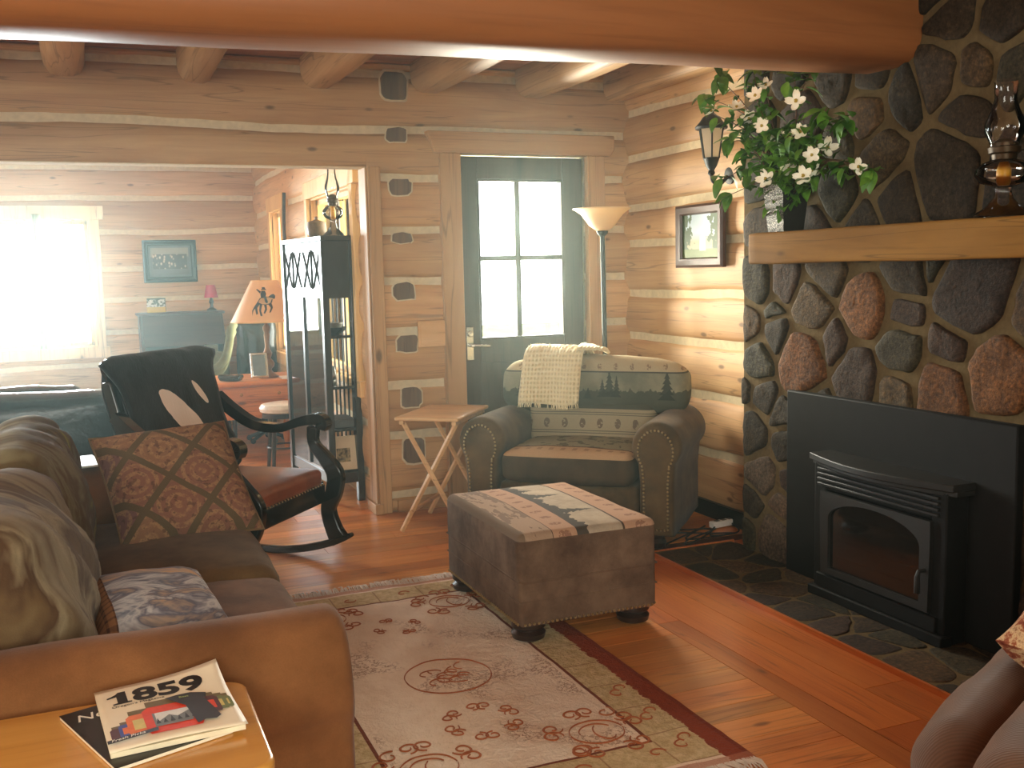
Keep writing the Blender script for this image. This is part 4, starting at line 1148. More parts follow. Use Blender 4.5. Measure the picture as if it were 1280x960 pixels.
# power strip with cords on the floor
ps = thing('power_strip', 'white power strip with black cords on the floor by the chimney corner', 'power strip', (3.08, 4.55, 0), R(8))
mb = MB(); mb.box(-.075, -.022, .006, .075, .022, .04); mb.build('housing', m_white, ps, bevel=.006)
mb = MB()
for k in range(3): mb.box(-.05 + .045 * k, -.012, .0395, -.022 + .045 * k, .012, .0415)
mb.build('socket', plain('socket_grey', srgb(90, 88, 84), .5), ps)
cb = MB()
for sd in range(3):
    r2 = random.Random(sd + 3); pts = [(.07 - .14 * (sd > 1), 0, .02)]
    for k in range(7): pts.append((.1 + .06 * k * r2.uniform(-1.6, .2) - .05 * k, .12 * math.sin(k * 1.3 + sd) + r2.uniform(-.03, .03) - .05, .006 + .012 * (k == 1)))
    cb.tube(smoothpath(pts, 6), .0045, 6)
cb.build('cord', m_black, ps, smooth=180)

# ================================================================ FREE-STANDING THINGS
m_tray = wood('tray_table_birch', srgb(200, 150, 96), srgb(226, 184, 132), 'X', .4, False, False, .8)
tt = thing('tray_table', 'folding pale wood tray table with crossed legs beside the armchair', 'table', (1.775, 5.30, 0), R(-38.5))
mb = MB(); mb.rbox((0, 0, .63), (.36, .54, .02), .009, 6, 2); mb.box(-.16, -.25, .598, -.135, .25, .622); mb.box(.135, -.25, .598, .16, .25, .622); mb.build('tray_top', m_tray, tt, bevel=.002)
for (y, s_) in ((-.20, 1), (-.225, -1), (.20, -1), (.225, 1)):
    mb = MB(); mb.tube([(-s_ * .185, y, .006), (s_ * .15, y, .612)], .0145, 4, flat=.75); mb.build('leg', m_tray, tt, smooth=0, bevel=.002)
for s_ in (-1, 1):
    mb = MB(); mb.tube([(s_ * .12, -.225, .12), (s_ * .12, .225, .12)], .010, 8); mb.build('stretcher', m_tray, tt)

fl = thing('floor_lamp', 'black torchiere floor lamp with a cream glass bowl behind the armchair', 'lamp', (2.845, 5.40, 0))
mb = MB(); mb.lathe([(.14, 0), (.14, .012), (.12, .022), (.03, .035), (.018, .06)], 32); mb.build('base', m_black2, fl)
mb = MB(); mb.tube([(0, 0, .04), (-.012, 0, .9), (-.02, 0, 1.60)], .0145, 12); mb.lathe([(.016, 1.585), (.032, 1.60), (.036, 1.615), (.02, 1.62)], 18, 0, T(-.02, 0, 0)); mb.build('pole', m_black2, fl)
mb = MB(); mb.lathe([(.02, 1.612), (.045, 1.622), (.075, 1.645), (.10, 1.68), (.125, 1.712), (.158, 1.735), (.172, 1.742), (.172, 1.747), (.155, 1.742), (.12, 1.718), (.095, 1.685), (.07, 1.652), (.04, 1.63), (.005, 1.625)], 40, 0, T(-.02, 0, 0)); q = mb.build('lamp_shade', translucent('cream_glass', srgb(240, 214, 168), .45), fl, smooth=180); q['label'] = 'cream glass bowl shade'

mb = MB(); mb.box(-.09, -.012, -.075, .09, 0, .075); mb.box(-.075, -.014, -.06, .075, -.011, .06)
o = mb.build('wooden_switch_cover', m_tray, None, bevel=.004); o.location = (1.865, YB - .036, 1.04); tag(o, 'square pale wood switch cover plate on the logs left of the door', 'switch plate')

# end table with magazines, bottom corner of the view
m_tabletop = wood('end_table_maple', srgb(190, 128, 52), srgb(220, 164, 84), 'X', .22, False, False, .7, .5, streak=.2, coat=.6)
et = thing('end_table', 'honey maple end table with a rounded corner beside the sofa arm', 'table', (-.13, 1.84, 0))
mb = MB()
def rrect(x0, y0, x1, y1, r_, n=6):
    P = []
    for (cx, cy, a0) in ((x1 - r_, y1 - r_, 0), (x0 + r_, y1 - r_, PI / 2), (x0 + r_, y0 + r_, PI), (x1 - r_, y0 + r_, 1.5 * PI)):
        for k in range(n + 1): a = a0 + PI / 2 * k / n; P.append((cx + r_ * math.cos(a), cy + r_ * math.sin(a)))
    return P
mb.prism(rrect(-.395, -.205, .375, .2, .045), .574, .60); mb.build('table_top', m_tabletop, et, bevel=.009, bseg=4)
mb = MB(); mb.box(-.33, -.16, .50, .33, -.14, .574); mb.box(-.33, .14, .50, .33, .16, .574); mb.box(-.34, -.14, .50, -.32, .14, .574); mb.box(.32, -.14, .50, .34, .14, .574); mb.build('apron', m_tabletop, et, bevel=.003)
for x in (-.32, .32):
    for y in (-.14, .14):
        mb = MB(); mb.lathe([(.012, 0), (.018, .02), (.015, .1), (.024, .3), (.03, .45), (.026, .50), (.032, .55), (.032, .574)], 14, 0, T(x, y, 0)); mb.build('leg', m_tabletop, et)

def txt(body, size, mat, parent, M, name, ext=.0002, shear=0, bold=0, sx=1.0, al='LEFT', sp=1.0, on=None):
    cu = bpy.data.curves.new(name, 'FONT'); cu.body = body; cu.size = size; cu.extrude = ext; cu.shear = shear; cu.offset = bold; cu.align_x = al; cu.space_character = sp; cu.resolution_u = 4
    tmp = bpy.data.objects.new('lettering_curve', cu); COL.objects.link(tmp); bpy.context.view_layer.update()
    me = bpy.data.meshes.new_from_object(tmp.evaluated_get(bpy.context.evaluated_depsgraph_get())); bpy.data.objects.remove(tmp); bpy.data.curves.remove(cu); me.name = name
    o = bpy.data.objects.new(name, me); COL.objects.link(o); me.materials.clear(); me.materials.append(mat); o.parent = parent
    MM = M @ Matrix.Diagonal((sx, 1, 1, 1))
    for v in me.vertices:
        q = MM @ v.co
        if on: q.z += on(q.x, q.y)
        v.co = q
    return o
m_paper = plain('magazine_paper', srgb(232, 218, 190), .45, .4, 0, .04); m_ink = plain('black_ink', srgb(22, 19, 18), .5); m_whiteink = plain('white_ink', srgb(236, 230, 214), .5)
mz = thing('magazine', 'white magazine headed 1859 with painted jars on its cover, topmost on the end table', 'magazine', (.092, 1.907, .6085), R(4.5))
W, H = .228, .282
def curl(x, y):
    k = max(0, (x / W + .5) * .6 + (y / H + .5) * .75 - .93); return .0105 + .13 * k * k + .0035 * math.sin((x / W + .5) * PI) 
mb = MB(); mb.sheet(lambda a, b: (W * (a - .5), H * (b - .5), curl(W * (a - .5), H * (b - .5))), 16, 18, .0006); mb.build('cover', m_paper, mz, smooth=180)
mb = MB(); mb.box(-W / 2 + .001, -H / 2 + .001, .0, W / 2 - .004, H / 2 - .004, .0095); q = mb.build('page_block', plain('page_edges', srgb(222, 208, 176), .7), mz, bevel=.001)
mb = MB(); one = [(0, .040), (.006, .0425), (.016, .050), (.021, .058), (.034, .058), (.034, .008), (.041, .006), (.041, 0), (.008, 0), (.008, .006), (.0165, .008), (.0165, .038), (.0, .034)]
mb.add([(-.096 + p[0], .054 + p[1], curl(-.096 + p[0], .054 + p[1]) + .0012) for p in one], [tuple(t) for t in mathutils.geometry.tessellate_polygon([[Vector((p[0], p[1], 0)) for p in one]])]); mb.build('masthead_lettering', m_ink, mz, smooth=0)
txt('859', .082, m_ink, mz, T(-.052, .054, .0012), 'masthead_lettering', .0002, .0, .0030, 1.05, 'LEFT', 1.0, curl)
txt("Oregon's Magazine", .012, m_ink, mz, T(-.092, .041, .0012), 'subtitle_lettering', .0001, on=curl)
# cover art: a row of painted jars
art = MB(); AC = {}
def amat(key, c):
    if key not in AC: AC[key] = (len(AC), plain('ink_' + key, c, .5, .3, 0, .1, 60))
    return AC[key][0]
RED, BLU, YEL, DRK, GRN, ORA, BRN, LID, PIC, SNO = [amat(*a) for a in (('red', srgb(214, 62, 34)), ('blue', srgb(70, 84, 150)), ('yellow', srgb(206, 186, 110)), ('charcoal', srgb(48, 44, 48)), ('sage', srgb(112, 120, 78)), ('orange', srgb(222, 110, 52)), ('plum', srgb(88, 50, 54)), ('lid', srgb(112, 96, 66)), ('grey', srgb(120, 122, 120)), ('snow', srgb(214, 212, 206)))]
def cz(x, y): return curl(x, y) + .0004
lay = [0]
def flatpoly(pts, m):
    lay[0] += 1; d = .00012 * lay[0]
    art.add([(p[0], p[1], cz(p[0], p[1]) + d) for p in pts], [tuple(range(len(pts)))], m)
def jar(x, y, w, h, body, lid, win=None):
    flatpoly([(x - w * .5, y + h * .1), (x - w * .45, y), (x + w * .45, y), (x + w * .5, y + h * .1), (x + w * .5, y + h * .72), (x + w * .36, y + h * .84), (x - w * .36, y + h * .84), (x - w * .5, y + h * .72)], body)
    flatpoly([(x - w * .4, y + h * .82), (x + w * .4, y + h * .82), (x + w * .4, y + h), (x - w * .4, y + h)], lid)
    if win is not None: flatpoly([(x - w * .34, y + h * .18), (x + w * .34, y + h * .18), (x + w * .34, y + h * .6), (x - w * .34, y + h * .6)], win)
jar(-.088, -.095, .035, .055, BRN, LID, None); jar(-.072, -.094, .038, .065, BLU, LID, ORA); jar(-.045, -.096, .062, .105, ORA, LID, YEL)
jar(.092, -.055, .035, .065, GRN, LID, YEL); jar(.078, -.06, .045, .075, GRN, LID, YEL); jar(.062, -.068, .05, .092, BRN, LID, RED)
jar(.0, -.112, .095, .142, RED, LID, PIC)
flatpoly([(-.028, -.07), (-.005, -.045), (.008, -.058), (.03, -.04), (.032, -.028), (-.028, -.028)], SNO)
for k in range(6): flatpoly([(-.03 + k * .012, -.076), (-.022 + k * .012, -.076), (-.026 + k * .012, -.052 - .006 * (k % 2))], DRK)
flatpoly([(.035, -.108), (.05, -.098), (.068, -.102), (.078, -.09), (.072, -.045), (.064, .0), (.045, .022), (.02, .02), (.012, .005), (.028, -.02)], DRK)
flatpoly([(.012, .008), (.04, -.005), (.068, .004), (.072, .024), (.045, .036), (.02, .034), (-.002, .028)], DRK)
flatpoly([(-.114, -.114), (-.03, -.104), (-.03, -.090), (-.114, -.100)], DRK)
art.build('cover_art', [v[1] for v in sorted(AC.values(), key=lambda a: a[0])], mz, smooth=0)
txt('Fresh Picks', .0125, m_whiteink, mz, T(-.108, -.1095, .0042) @ RZ(.115), 'banner_lettering', .0001, .25, on=curl)
txt('Best', .010, plain('green_ink', srgb(150, 160, 96), .5), mz, T(.022, .017, .0042), 'label_lettering', .0001, 0, .0002, on=curl)
m2 = thing('dark_magazine', 'black-covered magazine lying half under the 1859 magazine', 'magazine', (.05, 1.885, .601), R(19))
mb = MB(); mb.box(-.103, -.137, 0, .103, .137, .0065); mb.build('page_block', m_paper, m2, bevel=.001)
mb = MB(); mb.box(-.104, -.138, .0066, .104, .138, .0072); mb.build('cover', plain('black_cover', srgb(26, 22, 20), .35), m2, smooth=0)
txt('Ne', .042, m_whiteink, m2, T(-.09, .085, .0073), 'masthead_lettering', .0001, .3); txt('k', .036, m_whiteink, m2, T(.07, .1, .0073), 'masthead_lettering', .0001, .3)
m3 = thing('folded_magazine', 'pale blue and white magazine lying at the far end of the sofa', 'magazine', (-.10, 4.32, .672), R(10))
mb = MB(); mb.box(-.1, -.13, .012, .11, .13, .02); mb.build('page_block', m_white, m3, bevel=.002)
mb = MB(); mb.box(-.101, -.13, .0202, .05, .13, .0212); mb.build('cover', plain('blue_cover', srgb(96, 140, 170), .35), m3, smooth=0)

# ---------------- rocking chair, faces the camera's right
OR = (.585, 4.885, 0); RR = R(-40)
rk = thing('rocking_chair', 'black lacquered rocking chair with a brown leather seat beyond the sofa', 'chair', OR, RR)
m_leather = Mat('brown_leather', .28, .5); a = m_leather.noise(8, 4); m_leather.color(m_leather.ramp(a, [(.3, srgb(112, 56, 34)), (.7, srgb(150, 84, 54))])); m_leather.bump(m_leather.noise(60, 3), .2, .004); m_leather = m_leather.m
def slab(mb, pts, w, t, M=None):
    """flat bent board: path pts in x,z; width w along y"""
    n = len(pts); vs = []; fs = []
    for i, p in enumerate(pts):
        a, b = Vector(pts[max(0, i - 1)]), Vector(pts[min(n - 1, i + 1)]); d = (b - a).normalized(); nn = Vector((-d.y, d.x)); tt_ = t[i] if isinstance(t, list) else t
        for s_ in (1, -1):
            q = Vector((p[0], p[1])) + nn * tt_ / 2 * s_
            vs += [(q.x, -w / 2, q.y), (q.x, w / 2, q.y)]
    for i in range(n - 1):
        a, b = i * 4, i * 4 + 4
        fs += [(a, a + 1, b + 1, b), (a + 3, a + 2, b + 2, b + 3), (a + 1, a + 3, b + 3, b + 1), (a + 2, a, b, b + 2)]
    fs += [(0, 2, 3, 1), ((n - 1) * 4 + 0, (n - 1) * 4 + 1, (n - 1) * 4 + 3, (n - 1) * 4 + 2)]
    mb.add(vs, fs, 0, M)
def sp2(pts, n=7): return [(v.x, v.y) for v in smoothpath([(p[0], p[1], 0) for p in pts], n)]
for s_ in (-1, 1):
    y = s_ * .36
    mb = MB(); slab(mb, [(x, .018 + (x + .02) ** 2 / (2 * 1.0)) for x in [-.60 + 1.03 * k / 24 for k in range(25)]], .032, [.036] * 23 + [.03, .02], T(0, y, 0)); mb.build('rocker', m_blackgloss, rk, smooth=30, bevel=.006)
    mb = MB(); pt = sp2([(.36, .075), (.325, .14), (.30, .24), (.335, .33), (.345, .42), (.29, .50), (.235, .57), (.235, .655)], 6); slab(mb, pt, .045, lerp_list([.10, .085, .075, .085, .09, .07, .055, .06], len(pt)), T(0, y + s_ * .01, 0)); mb.build('front_post', m_blackgloss, rk, smooth=30, bevel=.01)
    mb = MB(); pt = sp2([(-.32, .80), (-.22, .72), (-.10, .655), (.04, .64), (.16, .675), (.25, .69), (.285, .67), (.278, .64)], 6); slab(mb, pt, .058, lerp_list([.05, .052, .048, .042, .045, .055, .06, .05], len(pt)), T(0, y + s_ * .025, 0)); mb.build('armrest', m_blackgloss, rk, smooth=30, bevel=.014)
    mb = MB(); pt = sp2([(-.30, .06), (-.27, .22), (-.24, .38), (-.28, .60), (-.33, .80), (-.37, .95)], 6); slab(mb, pt, .05, .055, T(0, y, 0)); mb.build('back_post', m_blackgloss, rk, smooth=30, bevel=.01)
mb = MB(); mb.box(.27, -.345, .28, .30, .345, .375); mb.build('front_rail', m_blackgloss, rk, bevel=.008)
mb = MB(); mb.box(-.26, -.37, .30, .28, -.342, .38); mb.box(-.26, .342, .30, .28, .37, .38); mb.box(-.27, -.345, .30, -.245, .345, .38); mb.build('side_rail', m_blackgloss, rk, bevel=.006)
mb = MB(); mb.rbox((.015, 0, .405), (.56, .68, .09), .03, 8, 3, (0, 0, .022), .004, 9, 3); q = mb.build('seat', m_leather, rk, smooth=180); q['label'] = 'brown leather seat pad'
mb = MB()
for k in range(26): mb.ball((.297, -.33 + .66 * k / 25, .372), .005, 4)
mb.build('nailhead_trim', m_nail, rk)
mb = MB(); MBk = frame((-.36, 0, .67), Vector((0, 1, 0)), Vector((-.25, 0, .968)), Vector((.968, 0, .25)))
tp = [(-.30, -.26), (.30, -.26), (.31, .2), (.36, .30), (.355, .36), (.30, .375), (.18, .345), (0, .355), (-.18, .345), (-.30, .375), (-.355, .36), (-.36, .30), (-.31, .2)]
tp = [(p.x, p.y) for p in smoothpath([(a, b, 0) for a, b in tp] + [(-.30, -.26, 0)], 4)][:-1]
mb.prism(tp, .035, .065, 0, MBk); mb.build('back_panel', m_blackgloss, rk, smooth=30, bevel=.008)
# cowhide thrown over its back
M = Mat('cowhide', .8, .2); M.b.inputs['Sheen Weight'].default_value = .15
nn_ = M.noise(30, 3) * .02
px_, pz_ = M.y, M.z
e1 = ((((px_ - .02 + (pz_ - .75) * .75) / .085).abs()).pw(2) + (((pz_ - .74) / .145).abs()).pw(2)) + nn_ * 14 - .14
e2 = ((((px_ - .20 - (.84 - pz_) * .6) / .024).abs()).pw(2) + (((pz_ - .84) / .06).abs()).pw(2)) + nn_ * 10 - .1
M.color(M.mix((e1.lt(1) + e2.lt(1)).mn(1), srgb(17, 15, 14), srgb(240, 222, 206))); M.bump(M.noise(1, 3, .6, (90, 90, 20)), .5, .006)
M.roughmap(M.noise(50, 2) * .3 + .55)
cw = thing('cowhide', 'black and white cowhide draped over the back of the rocking chair', 'hide', OR, RR)
cpath = [Vector(p) for p in smoothpath([(-.17, 0, .46), (-.20, 0, .54), (-.245, 0, .68), (-.315, 0, .92), (-.345, 0, 1.02), (-.39, 0, 1.052), (-.44, 0, 1.02), (-.44, 0, .88), (-.41, 0, .70)], 6)]
def cow(a, b):
    k = b * (len(cpath) - 1); i = min(int(k), len(cpath) - 2); p = cpath[i].lerp(cpath[i + 1], k - i)
    w = .33 + .04 * math.sin(b * 5.5 + .4) + .02 * math.sin(b * 17)
    w += .10 * max(0, 1 - abs(b - .52) / .14) ** 1.2
    y = (2 * a - 1) * w
    return (p.x + .010 * n3(y * 8, b * 8, 4) + .005 * n3(y * 20, b * 20, 2), y, p.z + .012 * math.sin(a * 13) * (b < .1) + (.0 if b > .05 else .03 * n3(a * 6, 1, 1)) + .008 * n3(y * 9, 3, b * 6))
mb = MB(); mb.sheet(cow, 28, 48, .012); mb.build('hide', M.m, cw, smooth=180)

# ---------------- recliner corner at the lower right
m_rec = Mat('brown_corduroy', .95, .15); m_rec.b.inputs['Sheen Weight'].default_value = .2
rib = ((m_rec.x * 900 + m_rec.y * 500).sin() * .5 + .5)
m_rec.color(m_rec.mix(rib * .3, m_rec.ramp(m_rec.noise(6, 4), [(.3, srgb(88, 62, 46)), (.7, srgb(114, 82, 62))]), srgb(62, 42, 30))).bump(rib, .25, .003); m_rec = m_rec.m
rc = thing('corduroy_armchair', 'brown ribbed corduroy armchair whose rounded arm cuts into the corner near the hearth', 'chair', (2.165, 1.37, 0), R(27))
mb = MB(); mb.rbox((-.20, .34, .29), (.92, .17, .46), .083, 10, 5, (.03, .02, .02), .012, 5, 6); mb.build('arm', m_rec, rc, smooth=180)
mb = MB(); mb.rbox((-.20, -.45, .29), (.92, .21, .46), .10, 10, 5, (.03, .02, .02), .012, 5, 8); mb.build('arm', m_rec, rc, smooth=180)
mb = MB(); mb.rbox((-.29, -.06, .24), (.94, .63, .36), .04, 6, 3, wr=.005); mb.build('base', m_rec, rc, smooth=180)
mb = MB(); mb.rbox((-.32, -.05, .49), (1.0, .64, .17), .07, 8, 4, (.02, 0, .02), .006); mb.build('seat_cushion', m_rec, rc, smooth=180)
mb = MB(); mb.rbox((.42, -.10, .44), (.22, .7, .62), .09, 8, 3, (.04, 0, 0), .006, M=None); mb.build('back', m_rec, rc, smooth=180)
M = Mat('floral_weave', .95, .15); n = M.noise(34, 4, .65)
M.color(M.ramp(n, [(.36, srgb(108, 48, 34)), (.48, srgb(150, 86, 60)), (.55, srgb(206, 176, 134)), (.66, srgb(120, 62, 44))])).bump(n, .3, .004)
fp = thing('floral_pillow', 'tan and russet floral pillow lying in the corduroy armchair', 'pillow', (1.86, 1.38, .62), R(30))
mb = MB(); pillow_mesh(mb, .36, .36, .16, 14, RX(R(10)), 0, 31, .008); mb.build('pillow_cover', M.m, fp, smooth=180)
# ================================================================ FAR ROOM
m_bl = Mat('black_leather', .2, .5); m_bl.color(srgb(20, 19, 18)); m_bl.bump(m_bl.noise(20, 4), .35, .01); m_bl = m_bl.m
ls = thing('leather_sofa', 'black leather sofa seen from behind beneath the bright far window', 'sofa', (-.75, 6.6, 0))
mb = MB(); mb.rbox((-.75, 6.28, .42), (1.82, .24, .70), .09, 14, 4, (0, .02, .02), .01, 4, 2); mb.build('back', m_bl, ls, True, 180)
for x in (-1.58, .06):
    mb = MB(); mb.rbox((x, 6.62, .32), (.2, .8, .56), .08, 6, 4, (.02, 0, .02), .008); mb.build('arm', m_bl, ls, True, 180)
for x in (-1.13, -.38):
    mb = MB(); mb.rbox((x, 6.66, .36), (.72, .6, .18), .06, 6, 4, (0, 0, .03), .008); mb.build('seat_cushion', m_bl, ls, True, 180)
    mb = MB(); mb.rbox((x, 6.42, .60), (.72, .2, .36), .08, 6, 4, (0, .03, .03), .01, seed=x); mb.build('back_cushion', m_bl, ls, True, 180)
mb = MB(); mb.rbox((-.75, 6.62, .14), (1.6, .7, .22), .03, 6, 2); mb.build('base', m_bl, ls, True, 180)

# shelf cabinet at the opening's right side
ec = thing('display_cabinet', 'tall black glass-sided shelf cabinet standing just through the wide opening', 'cabinet', (1.375, 6.53, 0), R(6))
x0, x1, y0, y1 = -.11, .11, -.42, .42; ht = 1.63
mp = MB(); mp.box(x0, y0, ht - .03, x1, y1, ht); mp.box(x0 + .01, y0 + .01, 1.255, x1 - .01, y0 + .03, ht - .03); mp.box(x0 + .01, y1 - .03, 1.255, x1 - .01, y1 - .01, ht - .03); mp.box(x1 - .03, y0 + .03, 1.255, x1 - .01, y1 - .03, ht - .03); mp.box(x0 + .012, y0 + .03, 1.255, x0 + .03, y1 - .03, ht - .03)
m_cabfront = plain('satin_black', srgb(26, 25, 24), .27, .8); mp.build('top_box', m_cabfront, ec, bevel=.003)
for (x, y) in ((x0, y0), (x0, y1), (x1, y0), (x1, y1)):
    mb = MB(); sx = .042; mb.box(x if x == x0 else x - sx, y if y == y0 else y - sx, 0, x + sx if x == x0 else x, y + sx if y == y0 else y, ht - .03); mb.build('post', m_cabfront, ec, bevel=.003)
mb = MB(); ym = (y0 + y1) / 2; mb.box(x0, ym - .02, .2, x0 + .03, ym + .02, 1.26); mb.build('door_stile', m_cabfront, ec, bevel=.003)
mb = MB()
for (a, b) in ((y0 + .06, ym - .03), (ym + .03, y1 - .06)):
    c = (a + b) / 2; w = (b - a)
    for (p, q) in (((a + .0, 1.32), (c - .03, 1.54)), ((a, 1.54), (c - .03, 1.32)), ((c + .03, 1.32), (b, 1.54)), ((c + .03, 1.54), (b, 1.32)), ((c, 1.31), (c, 1.55))):
        mb.tube([(x0 + .01, p[0], p[1]), (x0 + .01, q[0], q[1])], .006, 4)
mb.build('lattice', m_black, ec)
for z in (.20, .46, .72, 1.03):
    mb = MB(); mb.box(x0 + .015, y0 + .012, z - .018, x1 - .012, y1 - .012, z); mb.build('shelf', m_blackgloss, ec, bevel=.002)
mb = MB(); mb.box(x0 + .01, y0 + .01, .12, x1 - .01, y1 - .01, .185); mb.build('plinth', m_darkwood, ec, bevel=.003)
for k in range(9):
    mb = MB(); y = y0 + .1 + k * (y1 - y0 - .2) / 8; mb.tube([(x1 - .02, y, .2), (x1 - .02, y, 1.26)], .006, 6); mb.build('spindle', m_black, ec)
for (a, b) in ((y0 + .045, ym - .022), (ym + .022, y1 - .045)):
    mb = MB(); mb.box(x0 + .012, a, .2, x0 + .016, b, 1.255); mb.build('glass_door', m_glass, ec, smooth=0)
m_dkcer = plain('dark_ceramic', srgb(44, 40, 38), .25)
def lath(name, label, cat, loc, prof, mat, n=24, cap=True, group=None):
    mb = MB(); mb.lathe(prof, n, cap=cap); o = mb.build(name, mat); o.location = loc; return tag(o, label, cat, group)
def bowl(r_, h): return [(r_ * .4, 0), (r_ * .45, h * .1), (r_ * .8, h * .5), (r_, h), (r_ * .94, h), (r_ * .72, h * .5), (r_ * .3, h * .16), (.001, h * .14)]
lath('bowl', 'wide dark bowl at the bottom of the stack on the upper cabinet shelf', 'bowl', (1.40, 6.25, 1.0305), bowl(.085, .045), m_dkcer)
lath('bowl', 'small pale bowl resting in the wide dark bowl on the upper cabinet shelf', 'bowl', (1.40, 6.25, 1.043), bowl(.06, .06), plain('grey_glaze', srgb(120, 112, 100), .3))
mb = MB(); mb.tube(smoothpath([(0, -.03, .03), (0, -.07, .05), (0, -.055, .10), (0, 0, .085), (0, .05, .06), (0, .09, .075)], 6), lerp_list([.012, .015, .012, .028, .035, .004], 31), 10); mb.lathe([(.03, 0), (.028, .02), (.012, .05)], 14)
o = mb.build('bird_figurine', plain('pewter', srgb(130, 128, 120), .3, .5, .6), smooth=180); o.location = (1.385, 6.30, .7205); tag(o, 'small grey curved bird figurine on the middle cabinet shelf', 'figurine')
mb = MB(); mb.box(-.085, -.12, 0, .085, .12, .035); mb.box(-.088, -.123, .035, .088, .123, .05); o = mb.build('flat_box', plain('grey_box', srgb(96, 94, 90), .5), bevel=.003); o.location = (1.405, 6.28, .4605); tag(o, 'flat grey box lying on the lower cabinet shelf', 'box')
def art_card():
    M = Mat('card_print', .5, .3); u, z = M.x, M.z - .105
    c = M.mix((u.abs().lt(.042)) * (z.band(-.055, .03)), srgb(206, 186, 150), M.ramp(M.noise(40, 3), [(.4, srgb(70, 64, 48)), (.6, srgb(160, 140, 96))])); M.color(c); return M.m
mb = MB(); mb.box(-.085, 0, 0, .085, .012, .21); cd = mb.build('photo_card', art_card(), bevel=.002); cd.location = (1.405, 6.13, .201); cd.rotation_euler = (R(-8), 0, 0); tag(cd, 'cream picture card standing on the bottom cabinet shelf', 'card')
lath('dark_jar', 'dark glossy jar behind the picture card on the bottom cabinet shelf', 'jar', (1.36, 6.33, .2005), [(.05, 0), (.06, .03), (.06, .10), (.035, .14), (.038, .16)], m_dkcer)
oil_lamp('hurricane_lamp', 'glass oil lamp with a tall chimney on top of the display cabinet', (1.42, 6.22, 1.631), 1.0, m_amber)
bk = thing('lidded_crock', 'small brown lidded crock beside the oil lamp on the cabinet top', 'crock', (1.36, 6.42, 1.631))
m_crock = plain('brown_crock', srgb(96, 72, 44), .5, .3, 0, .3, 40)
mb = MB(); mb.lathe([(.046, 0), (.058, .02), (.062, .06), (.056, .085)], 24); mb.build('pot', m_crock, bk)
mb = MB(); mb.lathe([(.058, .085), (.058, .093), (.02, .105), (.01, .11), (.013, .122), (.004, .128)], 24); mb.build('lid', m_crock, bk)

# stick leaning on the far room wall
mb = MB(); mb.tube(smoothpath([(0, .02, 1.18), (.005, .01, 1.5), (.0, 0, 1.8), (.01, -.01, 2.05)], 6), .014, 8); o = mb.build('wall_stick', m_darkwood); o.location = (XFR - .055, 8.29, 0); tag(o, 'dark wooden stick hung upright on the log wall between the two yellow windows', 'stick')

# pine sideboard with the cowboy lamp
m_pine = wood('orange_pine', srgb(190, 108, 48), srgb(222, 146, 78), 'X', .4, False, True, .8)
dk = thing('pine_desk', 'orange pine desk with turned legs carrying the horse-and-rider lamp', 'desk', (1.15, 8.05, 0))
mb = MB(); mb.rbox((1.17, 8.1, .60), (.74, .66, .035), .012, 4, 2); mb.build('desk_top', m_pine, dk, True)
mb = MB(); mb.box(.85, 7.82, .33, 1.49, 8.38, .583); mb.build('body', m_pine, dk, True, bevel=.004)
for (a, b) in ((.35, .45), (.465, .57)):
    mb = MB(); mb.box(.89, 7.805, a, 1.45, 7.825, b); d = mb.build('drawer', m_pine, dk, True, bevel=.004)
    for kx_ in (1.03, 1.31): mb = MB(); mb.ball((kx_, 7.795, (a + b) / 2), .013, 8); mb.build('knob', m_brass, d, True)
for x in (.89, 1.45):
    for y in (7.86, 8.34):
        mb = MB(); mb.lathe([(.018, 0), (.026, .02), (.02, .05), (.03, .09), (.034, .14), (.022, .18), (.032, .2), (.022, .23), (.034, .27), (.036, .33)], 14, 0, T(x, y, 0)); mb.build('leg', m_pine, dk, True)
tl = thing('table_lamp', 'brass table lamp with an orange parchment shade printed with a bucking horse and rider', 'lamp', (1.27, 8.0, .618))
mb = MB(); mb.lathe([(.075, 0), (.078, .012), (.05, .03), (.03, .05), (.026, .065), (.045, .085), (.05, .11), (.04, .13), (.022, .15), (.03, .17), (.036, .19), (.022, .215), (.016, .24), (.022, .33), (.018, .35), (.028, .37), (.028, .39), (.014, .41), (.008, .47)], 24); mb.build('lamp_base', plain('aged_bronze', srgb(120, 84, 48), .3, .5, .7), tl)
mb = MB(); mb.lathe([(.262, .435), (.098, .745)], 48, cap=False); q = mb.build('lamp_shade', translucent('parchment_shade', srgb(236, 194, 140), .45), tl); q['label'] = 'orange parchment cone shade'
mb = MB(); mb.tube([(.262 * math.cos(2 * PI * k / 48), .262 * math.sin(2 * PI * k / 48), .435) for k in range(49)], .004, 5); mb.tube([(.098 * math.cos(2 * PI * k / 24), .098 * math.sin(2 * PI * k / 24), .745) for k in range(25)], .004, 5); mb.build('shade_rim', m_winwood, q)
